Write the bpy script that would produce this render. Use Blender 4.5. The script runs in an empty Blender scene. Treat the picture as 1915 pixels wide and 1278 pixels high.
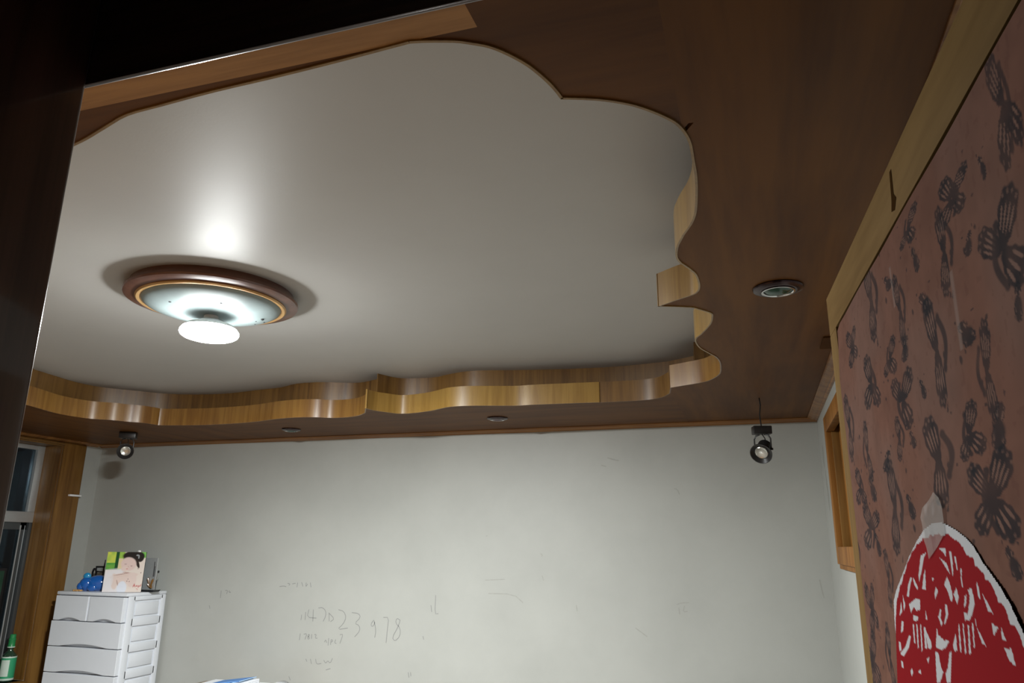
import bpy, bmesh, math, random
import numpy as np
from mathutils import Vector, Matrix

# ------------------------------------------------------------------ camera
S = bpy.context.scene
C = S.collection
EYE = 1.55
cd = bpy.data.cameras.new('camera'); cam = bpy.data.objects.new('camera', cd); C.objects.link(cam)
cd.sensor_width = 36.0; cd.lens = 1391.83 / 1915 * 36.0; cd.clip_start = 0.02
_r = Vector((0.951732, 0.306775, 0.009734)); _u = Vector((0.072064, -0.254172, 0.964471)); _f = Vector((-0.298350, 0.917216, 0.264011))
cam.matrix_world = Matrix(((_r.x, _u.x, -_f.x, 0), (_r.y, _u.y, -_f.y, 0), (_r.z, _u.z, -_f.z, EYE), (0, 0, 0, 1)))
S.camera = cam
# ------------------------------------------------------------------ world (night), exposure
w = bpy.data.worlds.new('night'); S.world = w; w.use_nodes = True
w.node_tree.nodes['Background'].inputs[0].default_value = (0.80, 0.86, 1.0, 1)
w.node_tree.nodes['Background'].inputs[1].default_value = 0.006
S.view_settings.view_transform = 'Standard'; S.view_settings.look = 'None'
S.view_settings.gamma = 1.0; S.view_settings.use_curve_mapping = False
S.view_settings.exposure = 0.0
LAMP_DOWN, LAMP_SIDE = 1900.0, 78.0     # the flat ceiling bulb is the only lamp that is on: it shines mostly down

# ------------------------------------------------------------------ room measures
XL, XR, YN, YF = -4.85, 0.357, 0.506, 4.57
ZS = EYE + 0.72                 # underside of the wooden soffit
ZL = EYE + 0.8245               # top of the lower fascia lip
ZC = EYE + 0.94                 # white ceiling
rnd = random.Random(5)

# ------------------------------------------------------------------ materials
def newmat(name):
    m = bpy.data.materials.new(name); m.use_nodes = True
    return m, m.node_tree.nodes, m.node_tree.links, m.node_tree.nodes['Principled BSDF']
def plain(name, col, rough=0.5, metal=0.0, coat=0.0, spec=0.5, bump=0.0, bscale=60, var=0.06):
    m, n, l, b = newmat(name)
    b.inputs['Roughness'].default_value = rough; b.inputs['Metallic'].default_value = metal
    b.inputs['Coat Weight'].default_value = coat; b.inputs['Coat Roughness'].default_value = 0.1
    b.inputs['Specular IOR Level'].default_value = spec
    tc = n.new('ShaderNodeTexCoord'); nz = n.new('ShaderNodeTexNoise'); nz.inputs['Scale'].default_value = bscale
    nz.inputs['Detail'].default_value = 4
    l.new(tc.outputs['Object'], nz.inputs['Vector'])
    r = n.new('ShaderNodeValToRGB')
    r.color_ramp.elements[0].color = tuple(c * (1 - var) for c in col) + (1,)
    r.color_ramp.elements[1].color = tuple(min(1, c * (1 + var)) for c in col) + (1,)
    l.new(nz.outputs['Fac'], r.inputs['Fac']); l.new(r.outputs['Color'], b.inputs['Base Color'])
    if bump:
        bp = n.new('ShaderNodeBump'); bp.inputs['Strength'].default_value = bump; bp.inputs['Distance'].default_value = 0.002
        l.new(nz.outputs['Fac'], bp.inputs['Height']); l.new(bp.outputs['Normal'], b.inputs['Normal'])
    return m
def wood(name, dark, light, scale=(1.2, 14, 14), rough=0.35, coat=0.4, bump=0.05, crough=0.12, spec=0.5):
    # scale: noise frequency per axis, the grain runs along the axis with the low number
    m, n, l, b = newmat(name)
    tc = n.new('ShaderNodeTexCoord'); mp = n.new('ShaderNodeMapping'); mp.inputs['Scale'].default_value = scale
    l.new(tc.outputs['Object'], mp.inputs['Vector'])
    nz = n.new('ShaderNodeTexNoise'); nz.inputs['Scale'].default_value = 1.0; nz.inputs['Detail'].default_value = 7; nz.inputs['Distortion'].default_value = 0.9
    l.new(mp.outputs['Vector'], nz.inputs['Vector'])
    fine = n.new('ShaderNodeTexNoise'); fine.inputs['Scale'].default_value = 6.0; fine.inputs['Detail'].default_value = 3
    l.new(mp.outputs['Vector'], fine.inputs['Vector'])
    blot = n.new('ShaderNodeTexNoise'); blot.inputs['Scale'].default_value = 2.2; blot.inputs['Detail'].default_value = 2
    l.new(tc.outputs['Object'], blot.inputs['Vector'])
    ad = n.new('ShaderNodeMath'); ad.operation = 'MULTIPLY_ADD'; ad.inputs[1].default_value = 0.35
    l.new(fine.outputs['Fac'], ad.inputs[0]); l.new(nz.outputs['Fac'], ad.inputs[2])
    ad2 = n.new('ShaderNodeMath'); ad2.operation = 'MULTIPLY_ADD'; ad2.inputs[1].default_value = 0.4
    l.new(blot.outputs['Fac'], ad2.inputs[0]); l.new(ad.outputs[0], ad2.inputs[2])
    r = n.new('ShaderNodeValToRGB')
    r.color_ramp.elements[0].position = 0.62; r.color_ramp.elements[1].position = 1.12 if False else 1.0
    r.color_ramp.elements[0].color = dark + (1,); r.color_ramp.elements[1].color = light + (1,)
    l.new(ad2.outputs[0], r.inputs['Fac']); l.new(r.outputs['Color'], b.inputs['Base Color'])
    b.inputs['Roughness'].default_value = rough; b.inputs['Coat Weight'].default_value = coat; b.inputs['Coat Roughness'].default_value = crough; b.inputs['Specular IOR Level'].default_value = spec
    bp = n.new('ShaderNodeBump'); bp.inputs['Strength'].default_value = bump; bp.inputs['Distance'].default_value = 0.002
    l.new(ad.outputs[0], bp.inputs['Height']); l.new(bp.outputs['Normal'], b.inputs['Normal'])
    return m
def colattr(name, rough=0.6, coat=0.0, bump=0.0, spec=0.5):
    m, n, l, b = newmat(name)
    a = n.new('ShaderNodeVertexColor'); a.layer_name = 'ink'
    l.new(a.outputs['Color'], b.inputs['Base Color']); b.inputs['Roughness'].default_value = rough
    b.inputs['Coat Weight'].default_value = coat; b.inputs['Specular IOR Level'].default_value = spec
    if bump:
        tc = n.new('ShaderNodeTexCoord'); nz = n.new('ShaderNodeTexNoise'); nz.inputs['Scale'].default_value = 9; nz.inputs['Detail'].default_value = 3
        l.new(tc.outputs['Object'], nz.inputs['Vector'])
        bp = n.new('ShaderNodeBump'); bp.inputs['Strength'].default_value = bump; bp.inputs['Distance'].default_value = 0.01
        l.new(nz.outputs['Fac'], bp.inputs['Height']); l.new(bp.outputs['Normal'], b.inputs['Normal'])
    return m
def emit(name, col, strength):
    m, n, l, b = newmat(name)
    b.inputs['Base Color'].default_value = col + (1,)
    b.inputs['Emission Color'].default_value = col + (1,); b.inputs['Emission Strength'].default_value = strength
    return m
def paint_white(name, col, rough, smudge, coat=0.0, crough=0.1, bump=0.04, spec=0.5, ior=1.5):
    m, n, l, b = newmat(name)
    tc = n.new('ShaderNodeTexCoord')
    big = n.new('ShaderNodeTexNoise'); big.inputs['Scale'].default_value = 1.7; big.inputs['Detail'].default_value = 8; big.inputs['Roughness'].default_value = 0.62
    l.new(tc.outputs['Object'], big.inputs['Vector'])
    r = n.new('ShaderNodeValToRGB'); r.color_ramp.elements[0].position = 0.30; r.color_ramp.elements[1].position = 0.62
    r.color_ramp.elements[0].color = tuple(c * (1 - smudge) for c in col) + (1,); r.color_ramp.elements[1].color = col + (1,)
    l.new(big.outputs['Fac'], r.inputs['Fac']); l.new(r.outputs['Color'], b.inputs['Base Color'])
    fine = n.new('ShaderNodeTexNoise'); fine.inputs['Scale'].default_value = 130; fine.inputs['Detail'].default_value = 3
    l.new(tc.outputs['Object'], fine.inputs['Vector'])
    bp = n.new('ShaderNodeBump'); bp.inputs['Strength'].default_value = bump; bp.inputs['Distance'].default_value = 0.002
    l.new(fine.outputs['Fac'], bp.inputs['Height']); l.new(bp.outputs['Normal'], b.inputs['Normal']); l.new(bp.outputs['Normal'], b.inputs['Coat Normal'])
    b.inputs['Roughness'].default_value = rough; b.inputs['Coat Weight'].default_value = coat; b.inputs['Coat Roughness'].default_value = crough
    b.inputs['Specular IOR Level'].default_value = spec; b.inputs['IOR'].default_value = ior
    return m
def glasspane(name, tint, gloss=0.06):
    m, n, l, b = newmat(name); n.remove(b)
    o = n['Material Output']; t = n.new('ShaderNodeBsdfTransparent'); t.inputs[0].default_value = tint + (1,)
    g = n.new('ShaderNodeBsdfGlossy'); g.inputs['Roughness'].default_value = 0.03; g.inputs['Color'].default_value = (0.30, 0.38, 0.44, 1)
    fr = n.new('ShaderNodeFresnel'); fr.inputs[0].default_value = 1.5
    mx = n.new('ShaderNodeMixShader'); l.new(fr.outputs[0], mx.inputs[0]); l.new(t.outputs[0], mx.inputs[1]); l.new(g.outputs[0], mx.inputs[2])
    l.new(mx.outputs[0], o.inputs['Surface'])
    return m
M = {}
M['wall'] = paint_white('wall paint', (0.43, 0.438, 0.412), 0.5, 0.10, spec=0.3)
M['ceiling'] = paint_white('ceiling gloss paint', (0.49, 0.48, 0.46), 0.5, 0.05, coat=0.05, crough=0.32, bump=0.10, spec=0.1)
M['ceiling'].node_tree.nodes['Principled BSDF'].inputs['Coat IOR'].default_value = 1.45
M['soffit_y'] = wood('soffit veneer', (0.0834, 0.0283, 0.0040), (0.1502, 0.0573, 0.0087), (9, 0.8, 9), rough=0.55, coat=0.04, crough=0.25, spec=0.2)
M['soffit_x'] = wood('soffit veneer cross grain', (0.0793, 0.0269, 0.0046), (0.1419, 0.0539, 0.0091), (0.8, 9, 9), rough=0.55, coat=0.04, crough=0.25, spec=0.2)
M['strip'] = wood('pale soffit board', (0.2754, 0.1222, 0.0337), (0.4590, 0.2284, 0.0702), (1.6, 22, 22), rough=0.5, coat=0.05, spec=0.3)
M['fascia_red'] = wood('fascia reddish', (0.1612, 0.0674, 0.0139), (0.2777, 0.1428, 0.0335), (22, 22, 1.2), rough=0.3, coat=0.6, bump=0.03)
M['fascia_yel'] = wood('fascia yellow', (0.2060, 0.1071, 0.0209), (0.3046, 0.1784, 0.0418), (26, 26, 1.2), rough=0.35, coat=0.4, bump=0.03)
M['fascia_brn'] = wood('fascia brown', (0.0896, 0.0397, 0.0097), (0.1881, 0.0952, 0.0237), (26, 26, 1.2), rough=0.4, coat=0.3, bump=0.03)
M['added_panel'] = wood('near wall added panelling', (0.12, 0.06, 0.025), (0.22, 0.12, 0.05), (10, 10, 1.0), rough=0.5, coat=0.1)  # made-up brown panelling on the unseen near wall, added to cut bounced light
M['moulding'] = wood('crown moulding', (0.17, 0.065, 0.02), (0.36, 0.17, 0.05), (0.9, 16, 16), rough=0.4, coat=0.25, spec=0.3)
M['block'] = wood('dark mounting block', (0.055, 0.022, 0.008), (0.11, 0.05, 0.017), (9, 0.9, 9), rough=0.7, coat=0.0, spec=0.04)
M['casing'] = wood('window casing', (0.1150, 0.0500, 0.0110), (0.2200, 0.1100, 0.0275), (16, 16, 1.1), rough=0.4, coat=0.12, spec=0.3)
M['casing_y'] = wood('window head casing', (0.1000, 0.0450, 0.0110), (0.1900, 0.0950, 0.0250), (16, 1.1, 16), rough=0.4, coat=0.12, spec=0.3)
M['jamb'] = wood('dark door frame', (0.030, 0.013, 0.009), (0.075, 0.034, 0.022), (30, 30, 1.2), rough=0.35, coat=0.6, crough=0.06)
M['transom'] = wood('dark transom panel', (0.03, 0.012, 0.009), (0.085, 0.036, 0.025), (1.5, 30, 42), rough=0.28, coat=0.6, bump=0.35)
M['doorwood'] = wood('pale door edging', (0.105, 0.06, 0.0195), (0.17, 0.104, 0.039), (14, 14, 1.0), rough=0.7, coat=0.0, spec=0.03)
M['doorwood_y'] = wood('pale door edging along', (0.105, 0.06, 0.0195), (0.17, 0.104, 0.039), (14, 1.0, 14), rough=0.7, coat=0.0, spec=0.03)
M['orange'] = wood('orange window frame', (0.1800, 0.0700, 0.0150), (0.3000, 0.1350, 0.0350), (14, 14, 1.0), rough=0.5, coat=0.0, spec=0.08)
M['lampring'] = wood('lamp ring wood', (0.085, 0.032, 0.022), (0.15, 0.062, 0.04), (9, 9, 30), rough=0.35, coat=0.4)
M['bead'] = plain('gilt bead', (0.55, 0.32, 0.12), 0.3, 0.3)
M['dish'] = plain('frosted lamp glass', (0.27, 0.33, 0.335), 0.5, coat=0.0, bscale=9, var=0.28)
M['dirt'] = plain('dead insects', (0.03, 0.03, 0.03), 0.8)
M['bulbbody'] = plain('bulb plastic', (0.85, 0.85, 0.85), 0.4)
M['bulb'] = emit('bulb light', (0.97, 1.0, 0.985), LAMP_DOWN)
M['bulbside'] = emit('bulb rim light', (0.97, 1.0, 0.985), LAMP_SIDE)
M['plastic'] = plain('white plastic', (0.74, 0.77, 0.82), 0.32, bscale=20, var=0.02)
M['black'] = plain('black metal', (0.018, 0.017, 0.017), 0.35)
M['black2'] = plain('black plastic', (0.012, 0.012, 0.014), 0.3)
M['chrome'] = plain('chrome', (0.75, 0.75, 0.75), 0.15, 1.0)
M['lens_clear'] = plain('spot reflector', (0.75, 0.75, 0.70), 0.12, 0.8, bump=0.6, bscale=90)
M['lens_green'] = plain('green lens', (0.01, 0.05, 0.03), 0.2, coat=0.15)
M['lens_red'] = plain('red lens', (0.06, 0.006, 0.018), 0.2, coat=0.15)
M['dlring'] = plain('bronze downlight ring', (0.05, 0.028, 0.03), 0.2, 0.7)
M['alu'] = plain('aluminium', (0.62, 0.65, 0.66), 0.35, 0.6)
M['alu_dark'] = plain('dark aluminium', (0.10, 0.11, 0.115), 0.35, 0.6)
M['pane'] = glasspane('night pane', (0.8, 0.85, 0.88))
M['blue'] = plain('glossy blue plastic', (0.012, 0.11, 0.42), 0.15, coat=1.0)
M['cyan'] = plain('light blue plastic', (0.02, 0.25, 0.50), 0.15, coat=1.0)
M['green'] = plain('green plastic', (0.02, 0.22, 0.07), 0.35)
M['greenlab'] = plain('green label', (0.03, 0.30, 0.14), 0.5)
M['palelab'] = plain('pale label', (0.55, 0.66, 0.58), 0.5)
M['bglass'] = plain('dark bottle glass', (0.02, 0.05, 0.03), 0.06, coat=1.0)
M['paper'] = plain('white paper', (0.80, 0.82, 0.86), 0.6)
M['paleblue'] = plain('pale blue border', (0.40, 0.58, 0.80), 0.5)
M['bluepaper'] = plain('blue cover', (0.03, 0.20, 0.58), 0.4)
M['pencil'] = plain('pencil grey', (0.24, 0.245, 0.24), 0.7)
M['scuff'] = plain('scuff grey', (0.35, 0.352, 0.325), 0.7, var=0.15)
M['stain'] = plain('dark varnish stain', (0.035, 0.017, 0.006), 0.9, spec=0.0)
M['floor'] = wood('floor boards', (0.075, 0.065, 0.055), (0.14, 0.12, 0.10), (8, 0.7, 8))
M['tablewood'] = wood('table wood', (0.25, 0.14, 0.06), (0.42, 0.26, 0.12), (1, 12, 12))
M['tape'] = None
def make_tape():
    m, n, l, b = newmat('clear tape')
    b.inputs['Base Color'].default_value = (0.34, 0.31, 0.29, 1); b.inputs['Roughness'].default_value = 0.3; b.inputs['Specular IOR Level'].default_value = 0.3
    b.inputs['Alpha'].default_value = 0.38
    tc = n.new('ShaderNodeTexCoord'); v = n.new('ShaderNodeTexVoronoi'); v.inputs['Scale'].default_value = 38
    l.new(tc.outputs['Object'], v.inputs['Vector'])
    bp = n.new('ShaderNodeBump'); bp.inputs['Strength'].default_value = 0.6; bp.inputs['Distance'].default_value = 0.01
    l.new(v.outputs['Distance'], bp.inputs['Height']); l.new(bp.outputs['Normal'], b.inputs['Normal'])
    return m
M['tape'] = make_tape()

# ------------------------------------------------------------------ mesh helpers
def bx(bm, x0, x1, y0, y1, z0, z1, bev=0.0, seg=2):
    t = bmesh.new()
    vs = [t.verts.new((x, y, z)) for x in (x0, x1) for y in (y0, y1) for z in (z0, z1)]
    for f in ((0, 1, 3, 2), (4, 6, 7, 5), (0, 4, 5, 1), (2, 3, 7, 6), (0, 2, 6, 4), (1, 5, 7, 3)):
        t.faces.new([vs[i] for i in f])
    if bev: bmesh.ops.bevel(t, geom=list(t.edges), offset=bev, segments=seg, affect='EDGES', profile=0.5)
    merge(bm, t)
def merge(bm, t, mat=None):
    if mat is not None: bmesh.ops.transform(t, matrix=mat, verts=list(t.verts))
    me = bpy.data.meshes.new('tmp'); t.to_mesh(me); t.free(); bm.from_mesh(me); bpy.data.meshes.remove(me)
def lathe(bm, prof, n=40, mat=None, closed=False):
    # prof: (radius, height) pairs, spun round z
    t = bmesh.new(); rings = []
    for r, z in prof:
        if r < 1e-6: rings.append([t.verts.new((0, 0, z))])
        else: rings.append([t.verts.new((r * math.cos(2 * math.pi * k / n), r * math.sin(2 * math.pi * k / n), z)) for k in range(n)])
    pairs = list(zip(rings, rings[1:])) + ([(rings[-1], rings[0])] if closed else [])
    for a, b in pairs:
        for k in range(n):
            k2 = (k + 1) % n
            if len(a) == 1 and len(b) == 1: continue
            if len(a) == 1: t.faces.new((a[0], b[k], b[k2]))
            elif len(b) == 1: t.faces.new((a[k], b[0], a[k2]))
            else: t.faces.new((a[k], b[k], b[k2], a[k2]))
    bmesh.ops.recalc_face_normals(t, faces=list(t.faces))
    merge(bm, t, mat)
def tube(bm, pts, r, n=8):
    t = bmesh.new(); rings = []; pts = [Vector(p) for p in pts]
    for i, p in enumerate(pts):
        d = (pts[min(i + 1, len(pts) - 1)] - pts[max(i - 1, 0)]).normalized()
        a = d.cross(Vector((0.31, 0.12, 0.94))).normalized()
        if a.length < 0.1: a = d.cross(Vector((1, 0, 0))).normalized()
        b = d.cross(a)
        rr = r[i] if isinstance(r, (list, tuple)) else r
        rings.append([t.verts.new(p + (a * math.cos(2 * math.pi * k / n) + b * math.sin(2 * math.pi * k / n)) * rr) for k in range(n)])
    for q, s in zip(rings, rings[1:]):
        for k in range(n): t.faces.new((q[k], q[(k + 1) % n], s[(k + 1) % n], s[k]))
    t.faces.new(rings[0]); t.faces.new(rings[-1])
    bmesh.ops.recalc_face_normals(t, faces=list(t.faces))
    merge(bm, t)
def blob(bm, c, r, rot=None, u=20, v=12):
    t = bmesh.new(); bmesh.ops.create_uvsphere(t, u_segments=u, v_segments=v, radius=1.0)
    m = Matrix.Translation(c) @ (rot or Matrix.Identity(4)) @ Matrix.Diagonal((r[0], r[1], r[2], 1))
    merge(bm, t, m)
def prism(bm, poly, axis, a0, a1):
    # extrude a polygon given in the two other axes along axis ('x','y','z')
    def P(p, a): return {'x': (a, p[0], p[1]), 'y': (p[0], a, p[1]), 'z': (p[0], p[1], a)}[axis]
    t = bmesh.new()
    lo = [t.verts.new(P(p, a0)) for p in poly]; hi = [t.verts.new(P(p, a1)) for p in poly]
    f1 = t.faces.new(lo); f2 = t.faces.new(hi)
    for k in range(len(poly)):
        j = (k + 1) % len(poly); t.faces.new((lo[k], lo[j], hi[j], hi[k]))
    bmesh.ops.triangulate(t, faces=[f for f in t.faces if len(f.verts) > 4])
    bmesh.ops.recalc_face_normals(t, faces=list(t.faces))
    merge(bm, t)
def obj(name, bm, mat, parent=None, smooth=False):
    me = bpy.data.meshes.new(name)
    if isinstance(bm, bmesh.types.BMesh): bm.to_mesh(me); bm.free()
    else: me = bm; me.name = name
    me.materials.append(M[mat] if isinstance(mat, str) else mat)
    o = bpy.data.objects.new(name, me); C.objects.link(o)
    if smooth:
        me.polygons.foreach_set('use_smooth', [True] * len(me.polygons))
        try: me.set_sharp_from_angle(angle=math.radians(38))
        except Exception: pass
    if parent is not None: o.parent = parent
    return o
def tag(o, label, cat, group=None, kind=None):
    o['label'] = label; o['category'] = cat
    if group: o['group'] = group
    if kind: o['kind'] = kind
    return o
def thing(name, loc, label, cat, rotz=0.0, group=None, kind=None):
    o = bpy.data.objects.new(name, None); C.objects.link(o); o.empty_display_size = 0.05
    o.location = loc; o.rotation_euler = (0, 0, rotz)
    return tag(o, label, cat, group, kind)
def box_obj(name, dims, mat, parent=None, bev=0.0, smooth=False):
    bm = bmesh.new(); bx(bm, *dims, bev=bev); return obj(name, bm, mat, parent, smooth)
def grid_mesh(us, vs, fn):
    # regular grid over us x vs; fn(U,V)->(N,3) points
    nu, nv = len(us), len(vs); U, V = np.meshgrid(us, vs)
    pts = fn(U.ravel(), V.ravel()).astype(np.float32)
    idx = np.arange(nu * nv).reshape(nv, nu)
    q = np.stack([idx[:-1, :-1], idx[:-1, 1:], idx[1:, 1:], idx[1:, :-1]], -1).reshape(-1, 4)
    return pts, q, U, V
def np_mesh(name, pts, quads, cols=None):
    me = bpy.data.meshes.new(name)
    me.vertices.add(len(pts)); me.vertices.foreach_set('co', np.asarray(pts, np.float32).ravel())
    me.loops.add(quads.size); me.loops.foreach_set('vertex_index', quads.ravel().astype(np.int32))
    me.polygons.add(len(quads)); me.polygons.foreach_set('loop_start', (np.arange(len(quads)) * quads.shape[1]).astype(np.int32))
    me.update(calc_edges=True); me.validate()
    if cols is not None:
        a = me.color_attributes.new('ink', 'FLOAT_COLOR', 'POINT')
        c = np.ones((len(pts), 4), np.float32); c[:, :3] = cols
        a.data.foreach_set('color', c.ravel())
    return me
def inpoly(U, V, poly):
    r = np.zeros(U.shape, bool); n = len(poly)
    for i in range(n):
        x0, y0 = poly[i]; x1, y1 = poly[(i + 1) % n]
        if y0 == y1: continue
        c = ((y0 > V) != (y1 > V)) & (U < (x1 - x0) * (V - y0) / (y1 - y0) + x0)
        r ^= c
    return r
def lin(r, g, b):
    return tuple(((c / 255) / 12.92 if c / 255 <= 0.04045 else ((c / 255 + 0.055) / 1.055) ** 2.4) for c in (r, g, b))

# ================================================================== STRUCTURE
# floor
o = box_obj('floor', (XL - 0.25, XR + 0.12, -1.42, YF + 0.12, -0.06, 0.0), 'floor'); tag(o, 'brown wooden bedroom floor', 'floor', kind='structure')
# far wall with its pencil writing
o = wall_far = box_obj('wall_far', (XL - 0.25, XR + 0.12, YF, YF + 0.12, 0.0, ZC + 0.1), 'wall'); tag(o, 'off-white painted wall with pencil numbers and scuffs', 'wall', kind='structure')
WRITING = [[(-2.937, 1.09), (-2.939, 1.056)], [(-2.908, 1.108), (-2.908, 1.058)], [(-2.884, 1.125), (-2.895, 1.075), (-2.823, 1.073)], [(-2.851, 1.126), (-2.849, 1.051)], [(-2.814, 1.136), (-2.784, 1.141), (-2.757, 1.121), (-2.754, 1.088), (-2.771, 1.054)], [(-2.731, 1.11), (-2.726, 1.056)], [(-2.73, 1.106), (-2.688, 1.074), (-2.716, 1.055)], [(-2.663, 1.131), (-2.622, 1.122), (-2.602, 1.085), (-2.621, 1.044), (-2.663, 1.008), (-2.585, 1.021)], [(-2.563, 1.116), (-2.513, 1.113), (-2.497, 1.089), (-2.538, 1.051), (-2.503, 1.04), (-2.496, 1.008), (-2.532, 0.97)], [(-2.4, 1.077), (-2.422, 1.051), (-2.409, 1.034), (-2.392, 1.057), (-2.4, 1.077), (-2.381, 1.013), (-2.388, 0.972)], [(-2.334, 1.095), (-2.296, 1.097), (-2.301, 1.024), (-2.306, 0.944)], [(-2.215, 1.083), (-2.239, 1.095), (-2.247, 1.066), (-2.212, 1.036), (-2.21, 0.988), (-2.245, 0.955), (-2.265, 0.978), (-2.231, 1.035), (-2.219, 1.067), (-2.215, 1.083)], [(-2.936, 0.973), (-2.939, 0.932)], [(-2.91, 0.97), (-2.885, 0.975), (-2.897, 0.938)], [(-2.87, 0.972), (-2.879, 0.959), (-2.862, 0.948), (-2.872, 0.939), (-2.88, 0.951), (-2.864, 0.964), (-2.87, 0.972)], [(-2.849, 0.973), (-2.849, 0.944)], [(-2.829, 0.97), (-2.814, 0.974), (-2.822, 0.949), (-2.805, 0.95)], [(-2.75, 0.928), (-2.742, 0.945), (-2.733, 0.925)], [(-2.72, 0.954), (-2.722, 0.909)], [(-2.702, 0.946), (-2.704, 0.914)], [(-2.7, 0.947), (-2.687, 0.939), (-2.701, 0.93)], [(-2.668, 0.948), (-2.676, 0.927), (-2.661, 0.924)], [(-2.64, 0.978), (-2.616, 0.983), (-2.636, 0.925)], [(-2.88, 0.82), (-2.869, 0.804)], [(-2.845, 0.822), (-2.835, 0.792)], [(-2.806, 0.824), (-2.798, 0.792), (-2.762, 0.799)], [(-2.746, 0.819), (-2.729, 0.8), (-2.716, 0.82), (-2.697, 0.801), (-2.683, 0.834)], [(-2.726, 0.762), (-2.692, 0.772)], [(-3.595, 1.225), (-3.596, 1.176)], [(-3.562, 1.226), (-3.54, 1.228), (-3.548, 1.204)], [(-3.526, 1.228), (-3.533, 1.216), (-3.513, 1.218), (-3.523, 1.213)], [(-1.976, 1.24), (-1.978, 1.128), (-1.953, 1.131)], [(-2.006, 1.179), (-1.999, 1.139)], [(-2.053, 0.995), (-2.047, 0.975)], [(-2.143, 0.78), (-2.137, 0.75)], [(-2.127, 0.781), (-2.124, 0.759)], [(-2.996, 0.708), (-2.983, 0.685)], [(-3.682, 1.125), (-3.673, 1.103)], [(-3.127, 1.263), (-3.096, 1.268), (-3.074, 1.264)], [(-3.066, 1.286), (-3.044, 1.282), (-3.054, 1.272)], [(-3.029, 1.283), (-3.003, 1.288)], [(-2.988, 1.292), (-2.99, 1.262)], [(-2.957, 1.295), (-2.944, 1.268)], [(-2.921, 1.294), (-2.923, 1.264), (-2.909, 1.286)], [(-2.89, 1.295), (-2.882, 1.265)]]
MARKS = [[(-0.482, 1.231), (-0.455, 1.241), (-0.411, 1.244)], [(-0.47, 1.216), (-0.467, 1.178)], [(-0.438, 1.226), (-0.447, 1.192), (-0.422, 1.197)], [(-0.465, 1.883), (-0.447, 1.879), (-0.436, 1.849)], [(-1.646, 1.602), (-1.636, 1.606)], [(-1.289, 1.501), (-1.277, 1.494), (-1.281, 1.484)], [(-1.279, 1.372), (-1.269, 1.344)], [(-1.069, 1.21), (-1.063, 1.175)], [(-0.721, 1.096), (-0.655, 1.052)], [(-1.646, 1.338), (-1.517, 1.346)], [(-1.624, 1.26), (-1.46, 1.261), (-1.399, 1.213)]]
def ribbon(bm, pts, wd, y):
    pts = [Vector((p[0], y, p[1])) for p in pts]
    if len(pts) > 2:                                   # soften the corners of a stroke
        q = [pts[0]]
        for a, b in zip(pts, pts[1:]): q += [a.lerp(b, 0.25), a.lerp(b, 0.75)]
        pts = q + [pts[-1]]
    vs = []
    for i, p in enumerate(pts):
        d = (pts[min(i + 1, len(pts) - 1)] - pts[max(i - 1, 0)])
        if d.length < 1e-6: d = Vector((1, 0, 0))
        d.normalize(); nn = Vector((-d.z, 0, d.x)) * wd / 2
        vs.append((bm.verts.new(p + nn), bm.verts.new(p - nn)))
    for a, b in zip(vs, vs[1:]):
        try: bm.faces.new((a[0], b[0], b[1], a[1]))
        except ValueError: pass
bm = bmesh.new()
for s in WRITING: ribbon(bm, s, 0.0042, YF - 0.0006)
o = obj('pencil_writing', bm, 'pencil', wall_far); o['label'] = 'pencil numbers scribbled on the wall'
bm = bmesh.new()
for s in MARKS: ribbon(bm, s, 0.006, YF - 0.0006)
ribbon(bm, [(-0.86, 2.075), (-0.82, 2.062), (-0.79, 2.056)], 0.007, YF - 0.0006)
ribbon(bm, [(-0.90, 2.03), (-0.87, 2.022)], 0.006, YF - 0.0006)
ribbon(bm, [(0.292, 1.385), (0.30, 1.32), (0.306, 1.29)], 0.006, YF - 0.0006)
o = obj('scuff_mark', bm, 'scuff', wall_far)
# near wall round the doorway
bm = bmesh.new()
bx(bm, XL - 0.25, -0.66, 0.26, YN, 0, ZC + 0.1); bx(bm, 0.285, XR + 0.12, 0.26, YN, 0, ZC + 0.1); bx(bm, -0.66, 0.285, 0.26, YN, 2.24, ZC + 0.1)
o = obj('wall_near', bm, 'added_panel'); tag(o, 'unseen wall around the doorway, brown panelling added to cut bounced light', 'wall', kind='structure')
# the passage behind the doorway
bm = bmesh.new(); bx(bm, -1.9, 1.3, -1.42, -1.30, 0, 2.5); bx(bm, -2.0, -1.9, -1.30, 0.26, 0, 2.5); bx(bm, 1.3, 1.4, -1.30, 0.26, -0.06, 2.5); bx(bm, XR + 0.12, 1.4, 0.26, 0.36, -0.06, 2.5); bx(bm, XR + 0.12, 1.3, -1.30, 0.26, -0.06, 0.0)
o = obj('wall_passage', bm, 'wall'); tag(o, 'white walls of the passage outside the bedroom', 'wall', kind='structure')
o = box_obj('ceiling_passage', (-1.9, 1.3, -1.30, 0.26, 2.42, 2.5), 'wall'); tag(o, 'white ceiling of the passage outside the bedroom', 'ceiling', kind='structure')
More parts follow.
